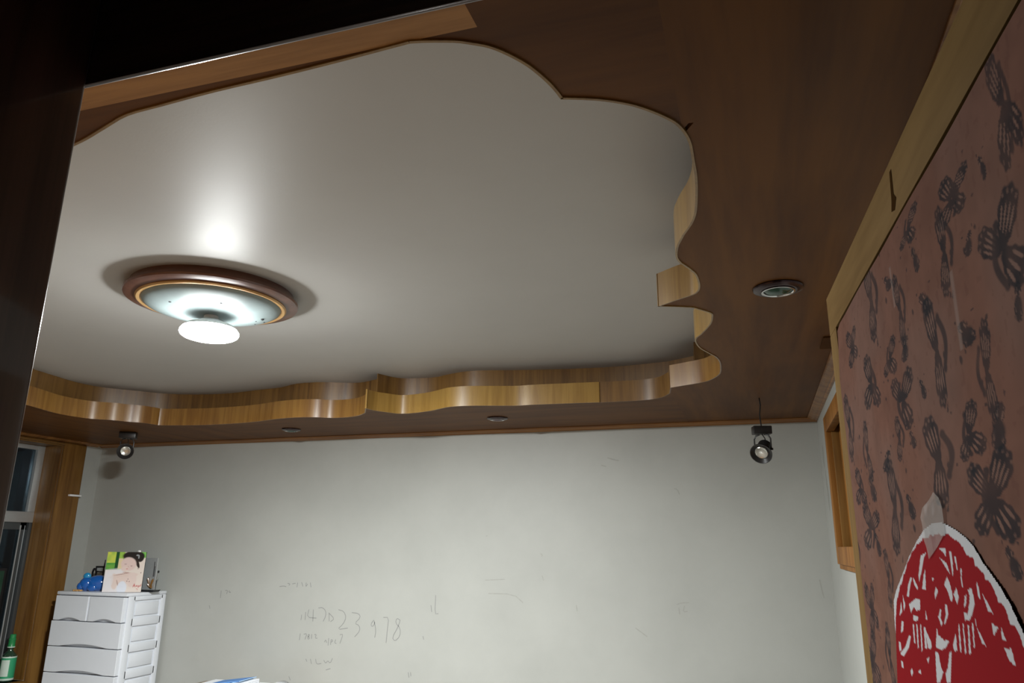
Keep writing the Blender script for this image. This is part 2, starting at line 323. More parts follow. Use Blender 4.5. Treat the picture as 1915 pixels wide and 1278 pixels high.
# right wall with a high window opening
W2 = (2.75, 3.71, 1.50, 2.13)      # y0 y1 z0 z1
bm = bmesh.new()
bx(bm, XR, XR + 0.12, YN, W2[0], 0, ZC + 0.1); bx(bm, XR, XR + 0.12, W2[1], YF, 0, ZC + 0.1)
bx(bm, XR, XR + 0.12, W2[0], W2[1], 0, W2[2]); bx(bm, XR, XR + 0.12, W2[0], W2[1], W2[3], ZC + 0.1)
o = wall_right = obj('wall_right', bm, 'wall'); tag(o, 'off-white wall with dark stains beside the far corner', 'wall', kind='structure')
def yribbon(bm, pts, wd, x):
    vs = []
    for y, z, k in pts: vs.append((bm.verts.new((x, y - wd * k / 2, z)), bm.verts.new((x, y + wd * k / 2, z))))
    for a, b in zip(vs, vs[1:]): bm.faces.new((a[0], b[0], b[1], a[1]))
bm = bmesh.new()
yribbon(bm, [(4.36, 2.09, .3), (4.37, 2.05, .9), (4.38, 2.00, .6), (4.37, 1.97, .2)], 0.09, XR - 0.0006)
yribbon(bm, [(4.34, 1.95, .2), (4.33, 1.88, .7), (4.31, 1.80, .9), (4.31, 1.74, .2)], 0.09, XR - 0.0006)
obj('scuff_mark', bm, 'scuff', wall_right)
# left wall with the window opening
W1 = (2.20, 4.22, 0.63, EYE + 0.685)
bm = bmesh.new()
bx(bm, XL - 0.25, XL, YN, W1[0], 0, ZC + 0.1); bx(bm, XL - 0.25, XL, W1[1], YF, 0, ZC + 0.1)
bx(bm, XL - 0.25, XL, W1[0], W1[1], 0, W1[2]); bx(bm, XL - 0.25, XL, W1[0], W1[1], W1[3], ZC + 0.1)
o = obj('wall_left', bm, 'wall'); tag(o, 'off-white wall around the large dark window', 'wall', kind='structure')

# ---------------- ceiling: glossy white slab, wooden soffit with a cloud-shaped opening, fascia boards
o = ceiling = box_obj('ceiling', (XL, XR, YN, YF, ZC, ZC + 0.08), 'ceiling')
tag(o, 'glossy white ceiling framed by a brown wooden cloud-shaped soffit', 'ceiling', kind='structure')
SEG = [([(-1.174, 0.938), (-1.131, 0.927), (-1.065, 0.906), (-0.998, 0.886), (-0.923, 0.88), (-0.806, 0.872), (-0.68, 0.868), (-0.561, 0.862), (-0.442, 0.854)], 'fascia_yel'), ([(-0.442, 0.854), (-0.416, 0.86), (-0.378, 0.872), (-0.357, 0.883), (-0.333, 0.899), (-0.312, 0.924), (-0.292, 0.957), (-0.277, 0.996), (-0.268, 1.029), (-0.263, 1.059)], 'fascia_yel'), ([(-0.263, 1.059), (-0.229, 1.071), (-0.195, 1.086), (-0.159, 1.109), (-0.135, 1.131), (-0.111, 1.159), (-0.093, 1.185), (-0.083, 1.209), (-0.075, 1.243), (-0.072, 1.277), (-0.072, 1.335), (-0.072, 1.391), (-0.075, 1.45)], 'fascia_yel'), ([(-0.075, 1.45), (-0.083, 1.54), (-0.09, 1.586), (-0.102, 1.631), (-0.122, 1.682), (-0.136, 1.725), (-0.145, 1.757), (-0.153, 1.81), (-0.153, 1.844), (-0.148, 1.873)], 'fascia_yel'), ([(-0.148, 1.873), (-0.139, 1.896), (-0.128, 1.928), (-0.117, 1.974), (-0.114, 2.042), (-0.119, 2.097), (-0.133, 2.132), (-0.155, 2.151), (-0.197, 2.181), (-0.25, 2.225)], 'fascia_yel'), ([(-0.25, 2.225), (-0.2, 2.245), (-0.15, 2.267)], 'fascia_yel'), ([(-0.15, 2.267), (-0.121, 2.307), (-0.1, 2.342), (-0.097, 2.373), (-0.109, 2.463), (-0.147, 2.58), (-0.167, 2.625), (-0.173, 2.683), (-0.165, 2.768), (-0.149, 2.826), (-0.134, 2.872)], 'fascia_yel'), ([(-0.134, 2.872), (-0.115, 2.93), (-0.105, 3.015), (-0.107, 3.13), (-0.116, 3.231), (-0.143, 3.311), (-0.186, 3.379), (-0.268, 3.428), (-0.348, 3.469)], 'fascia_red'), ([(-0.348, 3.469), (-0.368, 3.607)], 'fascia_brn'), ([(-0.368, 3.607), (-0.423, 3.704), (-0.523, 3.75), (-0.739, 3.753)], 'fascia_brn'), ([(-0.739, 3.753), (-0.771, 3.745), (-1.082, 3.725), (-1.201, 3.726), (-1.419, 3.668), (-1.537, 3.669), (-1.604, 3.702), (-1.704, 3.762), (-1.827, 3.801), (-1.909, 3.798), (-1.959, 3.731), (-1.996, 3.668), (-2.011, 3.594)], 'fascia_yel'), ([(-2.011, 3.594), (-2.088, 3.726)], 'fascia_yel'), ([(-2.088, 3.726), (-2.169, 3.798), (-2.259, 3.832), (-2.366, 3.832), (-2.445, 3.784), (-2.558, 3.762), (-2.712, 3.782), (-2.893, 3.838), (-3.112, 3.868), (-3.316, 3.869), (-3.461, 3.845), (-3.591, 3.812), (-3.608, 3.763), (-3.636, 3.69), (-3.69, 3.633), (-3.739, 3.557), (-3.823, 3.486), (-3.856, 3.386), (-3.856, 3.271), (-3.811, 3.12), (-3.78, 3.009)], 'fascia_red'), ([(-3.78, 3.009), (-3.8, 2.72), (-3.95, 2.42), (-4.02, 2.1), (-3.92, 1.8), (-3.7, 1.6), (-3.35, 1.5), (-3.0, 1.33), (-2.6, 1.2), (-2.2, 1.22), (-1.85, 1.12), (-1.55, 1.0), (-1.35, 0.97), (-1.174, 0.938)], 'fascia_red')]
def smooth_line(pts, k=3):
    if len(pts) < 3: return [tuple(p) for p in pts]
    P = [np.array(p, float) for p in pts]; P = [2 * P[0] - P[1]] + P + [2 * P[-1] - P[-2]]; out = []
    for i in range(1, len(P) - 2):
        a, b, c, d = P[i - 1:i + 3]
        for j in range(k):
            t = j / k
            out.append(tuple(0.5 * ((2 * b) + (c - a) * t + (2 * a - 5 * b + 4 * c - d) * t * t + (-a + 3 * b - 3 * c + d) * t ** 3)))
    out.append(tuple(P[-2])); return out
lines = [(smooth_line(pts), m) for pts, m in SEG]
loop = []
for pts, m in lines:
    for q in pts:
        if not loop or math.dist(q, loop[-1]) > 1e-4: loop.append(q)
if math.dist(loop[0], loop[-1]) < 1e-4: loop.pop()
bm = bmesh.new()
iv = [bm.verts.new((x, y, 0)) for x, y in loop]
ov = [bm.verts.new((x, y, 0)) for x, y in ((XL, YN), (XR, YN), (XR, YF), (XL, YF))]
ed = [bm.edges.new((iv[i], iv[(i + 1) % len(iv)])) for i in range(len(iv))] + [bm.edges.new((ov[i], ov[(i + 1) % 4])) for i in range(4)]
bmesh.ops.triangle_fill(bm, use_beauty=True, use_dissolve=False, edges=ed)
# drop any face that fell inside the opening
L = np.array(loop)
kill = []
for f in bm.faces:
    c = f.calc_center_median()
    if inpoly(np.array([c.x]), np.array([c.y]), loop)[0]: kill.append(f)
bmesh.ops.delete(bm, geom=kill, context='FACES')
for co, no in (((0, 1.2, 0), (0, 1, 0)), ((0, 0.853, 0), (0, 1, 0)), ((-0.08, 0, 0), (1, 0, 0)), ((-0.335, 0, 0), (1, 0, 0)), ((-0.36, 0, 0), (1, 0, 0)), ((-3.3, 0, 0), (1, 0, 0))):
    bmesh.ops.bisect_plane(bm, geom=list(bm.verts) + list(bm.edges) + list(bm.faces), plane_co=co, plane_no=no)
def panel_of(c):
    if c.y < 0.853 and c.x < -0.335: return 'strip'
    if c.y < 1.2 and c.x < -0.08: return 'nearmid'
    if c.y < 1.2 or c.x > -0.36: return 'right'
    if c.x < -3.3: return 'left'
    return 'far'
groups = {}
for f in bm.faces: groups.setdefault(panel_of(f.calc_center_median()), []).append([tuple(v.co) for v in f.verts])
bm.free()
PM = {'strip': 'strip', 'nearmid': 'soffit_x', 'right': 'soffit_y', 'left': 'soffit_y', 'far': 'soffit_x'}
for key, faces in groups.items():
    bm = bmesh.new(); cache = {}
    def gv(p):
        k = (round(p[0], 5), round(p[1], 5))
        if k not in cache: cache[k] = bm.verts.new((p[0], p[1], ZS))
        return cache[k]
    for f in faces:
        try: bm.faces.new([gv(p) for p in f])
        except ValueError: pass
    bmesh.ops.recalc_face_normals(bm, faces=list(bm.faces))
    for f in bm.faces:
        if f.normal.z > 0: f.normal_flip()
    ex = bmesh.ops.extrude_face_region(bm, geom=list(bm.faces))
    bmesh.ops.translate(bm, vec=(0, 0, 0.009), verts=[g for g in ex['geom'] if isinstance(g, bmesh.types.BMVert)])
    bmesh.ops.recalc_face_normals(bm, faces=list(bm.faces))
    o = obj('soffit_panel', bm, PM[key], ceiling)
    if key == 'strip': o['label'] = 'paler soffit board over the doorway'
UPPER = [[(-0.389, 3.865), (-0.551, 3.895), (-0.748, 3.911), (-1.012, 3.885), (-1.24, 3.842), (-1.398, 3.805), (-1.508, 3.802), (-1.642, 3.85), (-1.739, 3.896), (-1.91, 3.879), (-1.972, 3.828), (-2.014, 3.718)], [(-2.081, 3.847), (-2.207, 3.905), (-2.299, 3.904), (-2.451, 3.839), (-2.63, 3.838), (-2.794, 3.909), (-2.995, 3.941), (-3.233, 3.985), (-3.43, 3.969), (-3.57, 3.931), (-3.676, 3.866), (-3.753, 3.772), (-3.838, 3.678), (-3.914, 3.571), (-3.931, 3.426), (-3.905, 3.271), (-3.865, 3.08)], [(-3.865, 3.08), (-3.93, 2.75), (-4.08, 2.45), (-4.15, 2.1), (-4.05, 1.72), (-3.75, 1.48), (-3.0, 1.2), (-2.0, 1.08), (-1.4, 0.9), (-0.9, 0.75)], [(-0.257, 3.784), (-0.389, 3.865)], [(0.06599999999999998, 3.53), (-0.234, 3.51)], [(-0.234, 3.51), (-0.257, 3.784)]]
boards = [(pts, m, ZS - 0.003, ZL, 'fascia_board') for pts, m in lines] + [(smooth_line(pts), 'fascia_brn', ZL - 0.03, ZC, 'upper_fascia_board') for pts in UPPER]
for pts, m, z0, z1, bname in boards:
    bm = bmesh.new(); n = len(pts); rows = []
    for i, p in enumerate(pts):
        a = np.array(pts[max(i - 1, 0)]); b = np.array(pts[min(i + 1, n - 1)]); d = b - a; d = d / (np.linalg.norm(d) + 1e-9)
        out = np.array((d[1], -d[0])) * 0.0045; q = np.array(p) + out; p2 = np.array(p) - out * 0.15
        rows.append([bm.verts.new((p2[0], p2[1], z0)), bm.verts.new((p2[0], p2[1], z1)), bm.verts.new((q[0], q[1], z1)), bm.verts.new((q[0], q[1], z0))])
    for a, b in zip(rows, rows[1:]):
        for k in range(4): bm.faces.new((a[k], b[k], b[(k + 1) % 4], a[(k + 1) % 4]))
    bm.faces.new(rows[0]); bm.faces.new(rows[-1]); bmesh.ops.recalc_face_normals(bm, faces=list(bm.faces))
    obj(bname, bm, m, ceiling, smooth=True)
# old mounting block and varnish patches on the soffit
bm = bmesh.new(); bx(bm, 0.262, 0.335, 2.74, 2.90, ZS - 0.006, ZS, 0.002); obj('mounting_block', bm, 'block', ceiling)
def patch(name, cx, cy, rx, ry, mat, par):
    bm = bmesh.new(); n = 28
    vs = [bm.verts.new((cx + rx * math.cos(6.2832 * k / n) * (1 + 0.12 * math.sin(3 * k)), cy + ry * math.sin(6.2832 * k / n) * (1 + 0.12 * math.cos(2 * k)), ZS - 0.0005)) for k in range(n)]
    bm.faces.new(list(reversed(vs))); return obj(name, bm, mat, par)


# ---------------- mouldings between soffit and walls
def mould(name, p, axis, a0, a1, sgn, wallc, label):
    prof = [(0, 0), (0, -0.020), (0.010, -0.020), (0.016, -0.014), (0.022, -0.015), (0.034, -0.012), (0.046, -0.004), (0.052, -0.004), (0.052, 0)]
    bm = bmesh.new()
    prism(bm, [(wallc + sgn * d, ZS + z) for d, z in prof], axis, a0, a1)
    return tag(obj(name, bm, p), label, 'moulding', kind='structure')
mould('trim_1', 'moulding', 'x', XL, XR, -1, YF, 'dark varnished moulding along the top of the far wall')
mould('trim_2', 'moulding', 'y', YN, YF - 0.05, -1, XR, 'thin dark moulding along the top of the right wall')
mould('trim_3', 'moulding', 'y', YN, YF - 0.05, 1, XL, 'thin dark moulding above the large window')

# ---------------- doorway: jambs and transom panel
t = thing('trim_4', (0, 0, 0), 'dark brown varnished door frame with transom panel', 'door frame', kind='structure')
bm = bmesh.new(); bx(bm, -0.66, -0.620, 0.20, 0.497, 0, 2.24, 0.005, 6); obj('jamb', bm, 'jamb', t, True)
bm = bmesh.new(); bx(bm, 0.25, 0.285, 0.20, 0.497, 0, 2.24, 0.004); obj('jamb', bm, 'jamb', t, True)
bm = bmesh.new(); bx(bm, -0.66, 0.19, 0.4975, 0.5035, EYE + 0.45, 2.24, 0.002); obj('transom_panel', bm, 'transom', t, True)
bm = bmesh.new(); bx(bm, -0.66, 0.285, 0.20, 0.497, 2.225, 2.24); obj('head_board', bm, 'jamb', t)

# ---------------- door leaf, opened into the room, papered with butterflies
DA = Vector((0.1431, 1.3748, EYE + 0.43)); DU = Vector((0.04440, -0.77980, 0)).normalized(); DN = Vector((DU.y, -DU.x, 0))   # DN points into the room (-x)
if DN.x > 0: DN = -DN
LEAF = 0.945; LH = EYE + 0.43 - 0.008
door = thing('door_1', (0, 0, 0), 'open door papered with butterflies and edged in pale wood', 'door', kind='structure')
def dpt(u, v, d): return DA + DU * u + DN * d + Vector((0, 0, v))
def dbox(name, u0, u1, v0, v1, d0, d1, mat, bev=0.0):
    bm = bmesh.new(); bx(bm, u0, u1, d0, d1, v0, v1, bev)
    mt = Matrix(((DU.x, DN.x, 0, DA.x), (DU.y, DN.y, 0, DA.y), (0, 0, 1, DA.z), (0, 0, 0, 1)))
    bmesh.ops.transform(bm, matrix=mt, verts=list(bm.verts)); bmesh.ops.recalc_face_normals(bm, faces=list(bm.faces))
    return obj(name, bm, mat, door, bev > 0)
dbox('core', 0.002, LEAF - 0.002, -LH, -0.002, -0.040, -0.020, 'doorwood')
dbox('top_rail', 0, LEAF, -0.070, 0, -0.040, 0, 'doorwood_y', 0.0012)
dbox('bottom_rail', 0, LEAF, -LH, -LH + 0.12, -0.040, 0, 'doorwood_y', 0.0012)
dbox('stile', 0, 0.064, -LH + 0.12, -0.070, -0.040, 0, 'doorwood', 0.0012)
dbox('stile', LEAF - 0.020, LEAF, -LH + 0.12, -0.070, -0.040, 0, 'doorwood', 0.0012)
BUTTERFLIES = [('b', 0.828, -0.125, 0.021, 0.039), ('s', 0.77, -0.144, 0.008, 0.01), ('b', 0.692, -0.133, 0.036, 0.017), ('b', 0.556, -0.104, 0.032, 0.014), ('w', 0.654, -0.167, 0.025, 0.029), ('s', 0.57, -0.143, 0.014, 0.013), ('s', 0.712, -0.185, 0.014, 0.008), ('b', 0.779, -0.218, 0.04, 0.03), ('w', 0.352, -0.115, 0.038, 0.038), ('s', 0.442, -0.124, 0.022, 0.009), ('w', 0.482, -0.169, 0.028, 0.03), ('s', 0.582, -0.195, 0.024, 0.012), ('w', 0.595, -0.245, 0.032, 0.038), ('s', 0.678, -0.252, 0.024, 0.011), ('b', 0.19, -0.138, 0.039, 0.023), ('b', 0.404, -0.208, 0.031, 0.018), ('s', 0.48, -0.216, 0.025, 0.011), ('w', 0.71, -0.292, 0.023, 0.028), ('b', 0.301, -0.217, 0.049, 0.029), ('b', 0.438, -0.267, 0.046, 0.027), ('w', 0.406, -0.305, 0.025, 0.018), ('s', 0.531, -0.271, 0.013, 0.01), ('w', 0.102, -0.246, 0.036, 0.037), ('w', 0.215, -0.299, 0.031, 0.03), ('s', 0.328, -0.324, 0.03, 0.011), ('s', 0.465, -0.314, 0.015, 0.009), ('w', 0.549, -0.345, 0.051, 0.031), ('b', 0.646, -0.334, 0.033, 0.019), ('s', 0.716, -0.339, 0.022, 0.016), ('b', 0.679, -0.39, 0.047, 0.029), ('b', 0.14, -0.343, 0.039, 0.022), ('s', 0.223, -0.35, 0.026, 0.016), ('w', 0.342, -0.381, 0.042, 0.04), ('s', 0.419, -0.384, 0.021, 0.013), ('b', 0.18, -0.403, 0.051, 0.027), ('s', 0.701, -0.44, 0.017, 0.011), ('w', 0.263, -0.467, 0.027, 0.025), ('w', 0.206, -0.569, 0.029, 0.03), ('b', 0.116, -0.515, 0.029, 0.031), ('s', 0.216, -0.425, 0.021, 0.014), ('s', 0.791, -0.261, 0.011, 0.012), ('b', 0.085, -0.591, 0.036, 0.031), ('w', 0.049, -0.437, 0.028, 0.028)]
rb = random.Random(11)
for k in range(70):                                    # the paper goes on below the picture
    BUTTERFLIES.append((rb.choice('bws'), 0.08 + 0.70 * rb.random(), -0.68 - 1.1 * rb.random(), 0.03, 0.022))
us = np.linspace(0.066, LEAF - 0.021, 440)
vs = np.concatenate([np.linspace(-0.0785, -0.72, 470), np.linspace(-0.724, -LH + 0.122, 200)])
def sag(U, V):                                         # the paper is loose along its upper edge and far corner
    d = 0.0009 + 0.0012 * np.sin(U * 23 + 1.2) * np.sin(V * 9) ** 2
    cor = np.clip((0.115 - U) / 0.05, 0, 1) * np.clip((V + 0.16) / 0.07, 0, 1)
    d = d + 0.0015 - 0.004 * cor
    d = np.maximum(d, -0.003)
    B = np.array(DA)[None] + np.outer(U, np.array(DU)) + np.outer(d, np.array(DN)); B[:, 2] += V
    return B
pts, quads, U, V = grid_mesh(us, vs, sag)
U = U.ravel(); V = V.ravel()
rs = np.random.RandomState(3)
def vnoise(U, V, s, seed):
    g = np.random.RandomState(seed).rand(64, 64); x = U * s + 100.3; y = V * s + 100.7
    xi = np.floor(x).astype(int); yi = np.floor(y).astype(int); fx = x - xi; fy = y - yi
    fx = fx * fx * (3 - 2 * fx); fy = fy * fy * (3 - 2 * fy)
    G = lambda a, b: g[a % 64, b % 64]
    return (G(xi, yi) * (1 - fx) + G(xi + 1, yi) * fx) * (1 - fy) + (G(xi, yi + 1) * (1 - fx) + G(xi + 1, yi + 1) * fx) * fy
base = np.array((0.130, 0.063, 0.045))
mott = 0.82 + 0.22 * vnoise(U, V, 30, 1) + 0.14 * vnoise(U, V, 90, 2)
col = base[None] * mott[:, None]
gry = np.clip(0.7 * vnoise(U, V, 11, 4) - 0.25, 0, 0.3)[:, None]
col = col * (1 - gry) + np.array((0.15, 0.10, 0.085))[None] * gry
sp = (vnoise(U, V, 140, 6) > 0.83)[:, None] * 0.3
col = col * (1 - sp) + np.array((0.09, 0.04, 0.03))[None] * sp
INK = np.array((0.014, 0.0145, 0.018)); PALE = np.array((0.17, 0.11, 0.09))
def ss(x, a, b):
    t = np.clip((x - a) / (b - a), 0, 1); return t * t * (3 - 2 * t)
def ellip(a, b, ca, cb, ra, rb_, rot):
    c, s = math.cos(rot), math.sin(rot); x = (a - ca) * c + (b - cb) * s; y = -(a - ca) * s + (b - cb) * c
    return np.sqrt((x / ra) ** 2 + (y / rb_) ** 2), np.arctan2(y / rb_, x / ra)
def paint(kind, u, v, wu, hv, k):
    global col
    sel = np.where((np.abs(U - u) < wu * 1.9) & (np.abs(V - v) < hv * 1.6))[0]
    if not len(sel): return
    a = (U[sel] - u) / wu; b = (V[sel] - v) / hv
    if k % 2: a = -a
    ink = np.zeros(len(sel)); pale = np.zeros(len(sel))
    def wing(rot, dist, ra, rb_, cells, tail=0.0):
        c, s = math.cos(rot), math.sin(rot)
        nx = ((a - dist * c) * c + (b - dist * s) * s) / ra; ny = (-(a - dist * c) * s + (b - dist * s) * c) / rb_
        wv = 1 + 0.05 * np.sin(9 * np.arctan2(ny, nx) + k)              # scalloped outline
        r = np.sqrt(nx ** 2 + (ny / (0.80 + 0.30 * np.clip(nx, -1, 1))) ** 2) / wv
        dark = 1 - ss(r, 0.92, 1.05)
        cell = np.zeros(len(a))
        for yc in np.linspace(-0.58, 0.58, cells):
            ln = 0.52 * math.sqrt(1 - yc * yc)
            rc = np.sqrt(((nx - 0.02) / ln) ** 2 + ((ny / (0.80 + 0.30 * np.clip(nx, -1, 1)) - yc) / (0.42 / cells)) ** 2)
            cell = np.maximum(cell, 1 - ss(rc, 0.75, 1.1))
            rd = np.hypot((nx - 0.80 * math.sqrt(1 - yc * yc)) / 0.10, (ny - yc) / 0.13)
            cell = np.maximum(cell, 0.7 * (1 - ss(rd, 0.6, 1.1)))
        return dark * (1 - cell), dark * cell
    def line(x0, y0, x1, y1, w):
        dx, dy = x1 - x0, y1 - y0; t = np.clip(((a - x0) * dx + (b - y0) * dy) / (dx * dx + dy * dy), 0, 1)
        bend = 0.25 * np.sin(t * 3.14)
        d = np.hypot(a - x0 - t * dx - bend, b - y0 - t * dy)
        return 1 - ss(d, w * 0.5, w)
    j = 0.30 * math.sin(k * 2.7)
    if kind == 'b':
        W = [wing(2.15 + j, 0.55, 0.58, 0.40, 4), wing(4.05 + j, 0.50, 0.50, 0.42, 3)]
        if k % 3: W.append(wing(0.75 + j, 0.50, 0.52, 0.34, 4))
        if k % 3 != 1: W.append(wing(5.45 + j, 0.48, 0.48, 0.34, 3))
        ext = [line(0.05, 0.55, 0.0, -0.65, 0.13), line(0.1, 0.6, 0.8, 1.0, 0.06), line(0.0, -0.6, 0.9, -0.85, 0.07)]
    elif kind == 'w':
        W = [wing(1.75 + j * 0.4, 0.50, 0.62, 0.42, 4), wing(4.50 + j * 0.4, 0.52, 0.58, 0.40, 4)]
        ext = [line(0.32, 0.5, 0.36, -0.4, 0.16), line(0.4, 0.4, 1.25, 0.7, 0.07), line(0.4, -0.2, 1.3, -0.5, 0.10), line(-0.1, -0.8, 0.1, -1.15, 0.08)]
    else:
        W = [wing(4.4, 0.25, 0.60, 0.55, 2), wing(1.1, 0.45, 0.50, 0.34, 2)]
        ext = [line(0.2, 0.6, 0.7, 1.1, 0.10), line(-0.1, 0.5, -0.6, 1.0, 0.10)]
        ink = np.maximum(ink, (1 - ss(np.hypot(a, b + 0.1), 0.25, 0.55)) * 0.9)
    for i, p in W: ink = np.maximum(ink, i); pale = np.maximum(pale, p)
    for e in ext: ink = np.maximum(ink, e * 0.75)
    fade = 0.70 + 0.30 * vnoise(U[sel], V[sel], 60, 8)
    ink = np.clip(ink * 1.2, 0, 1) * fade; pale = pale * 0.38
    col[sel] = col[sel] * (1 - pale[:, None]) + PALE[None] * pale[:, None]
    col[sel] = col[sel] * (1 - 0.93 * ink[:, None]) + INK[None] * 0.93 * ink[:, None]
for k, (kd, u, v, wu, hv) in enumerate(BUTTERFLIES): paint(kd, u, v, wu * 1.45, hv * 1.35, k)
# pale scratches in the paper
for (u0, v0, v1) in ((0.662, -0.19, -0.262), (0.46, -0.11, -0.16)):
    d = np.abs(U - u0 - 0.02 * (V - v0)); m_ = (1 - ss(d, 0.002, 0.006)) * ((V < v0) & (V > v1)) * 0.28
    col = col * (1 - m_[:, None]) + np.array((0.26, 0.22, 0.20))[None] * m_[:, None]
o = obj('butterfly_paper', np_mesh('butterfly_paper', pts, quads, col), colattr('butterfly paper', 0.85, 0.0, 0.2, 0.04), door, True)
# little knot with a drip in the top rail
bm = bmesh.new()
vsx = [bm.verts.new(dpt(u, v, 0.0004)) for u, v in ((0.515 + 0.0, -0.012), (0.507, -0.012), (0.500, -0.045), (0.494, -0.056), (0.508, -0.060), (0.520, -0.050), (0.512, -0.042))]
bm.faces.new(vsx); obj('knot', bm, 'stain', door)
# round knob near the free edge (below the picture)
bm = bmesh.new(); lathe(bm, [(0.0, 0.0), (0.026, 0.0), (0.026, 0.006), (0.010, 0.010), (0.010, 0.035), (0.024, 0.042), (0.028, 0.055), (0.020, 0.066), (0, 0.068)], 24,
    Matrix.Translation(dpt(0.034, -1.0, 0)) @ Vector((0, 0, 1)).rotation_difference(DN).to_matrix().to_4x4())
obj('knob', bm, 'chrome', door, True)

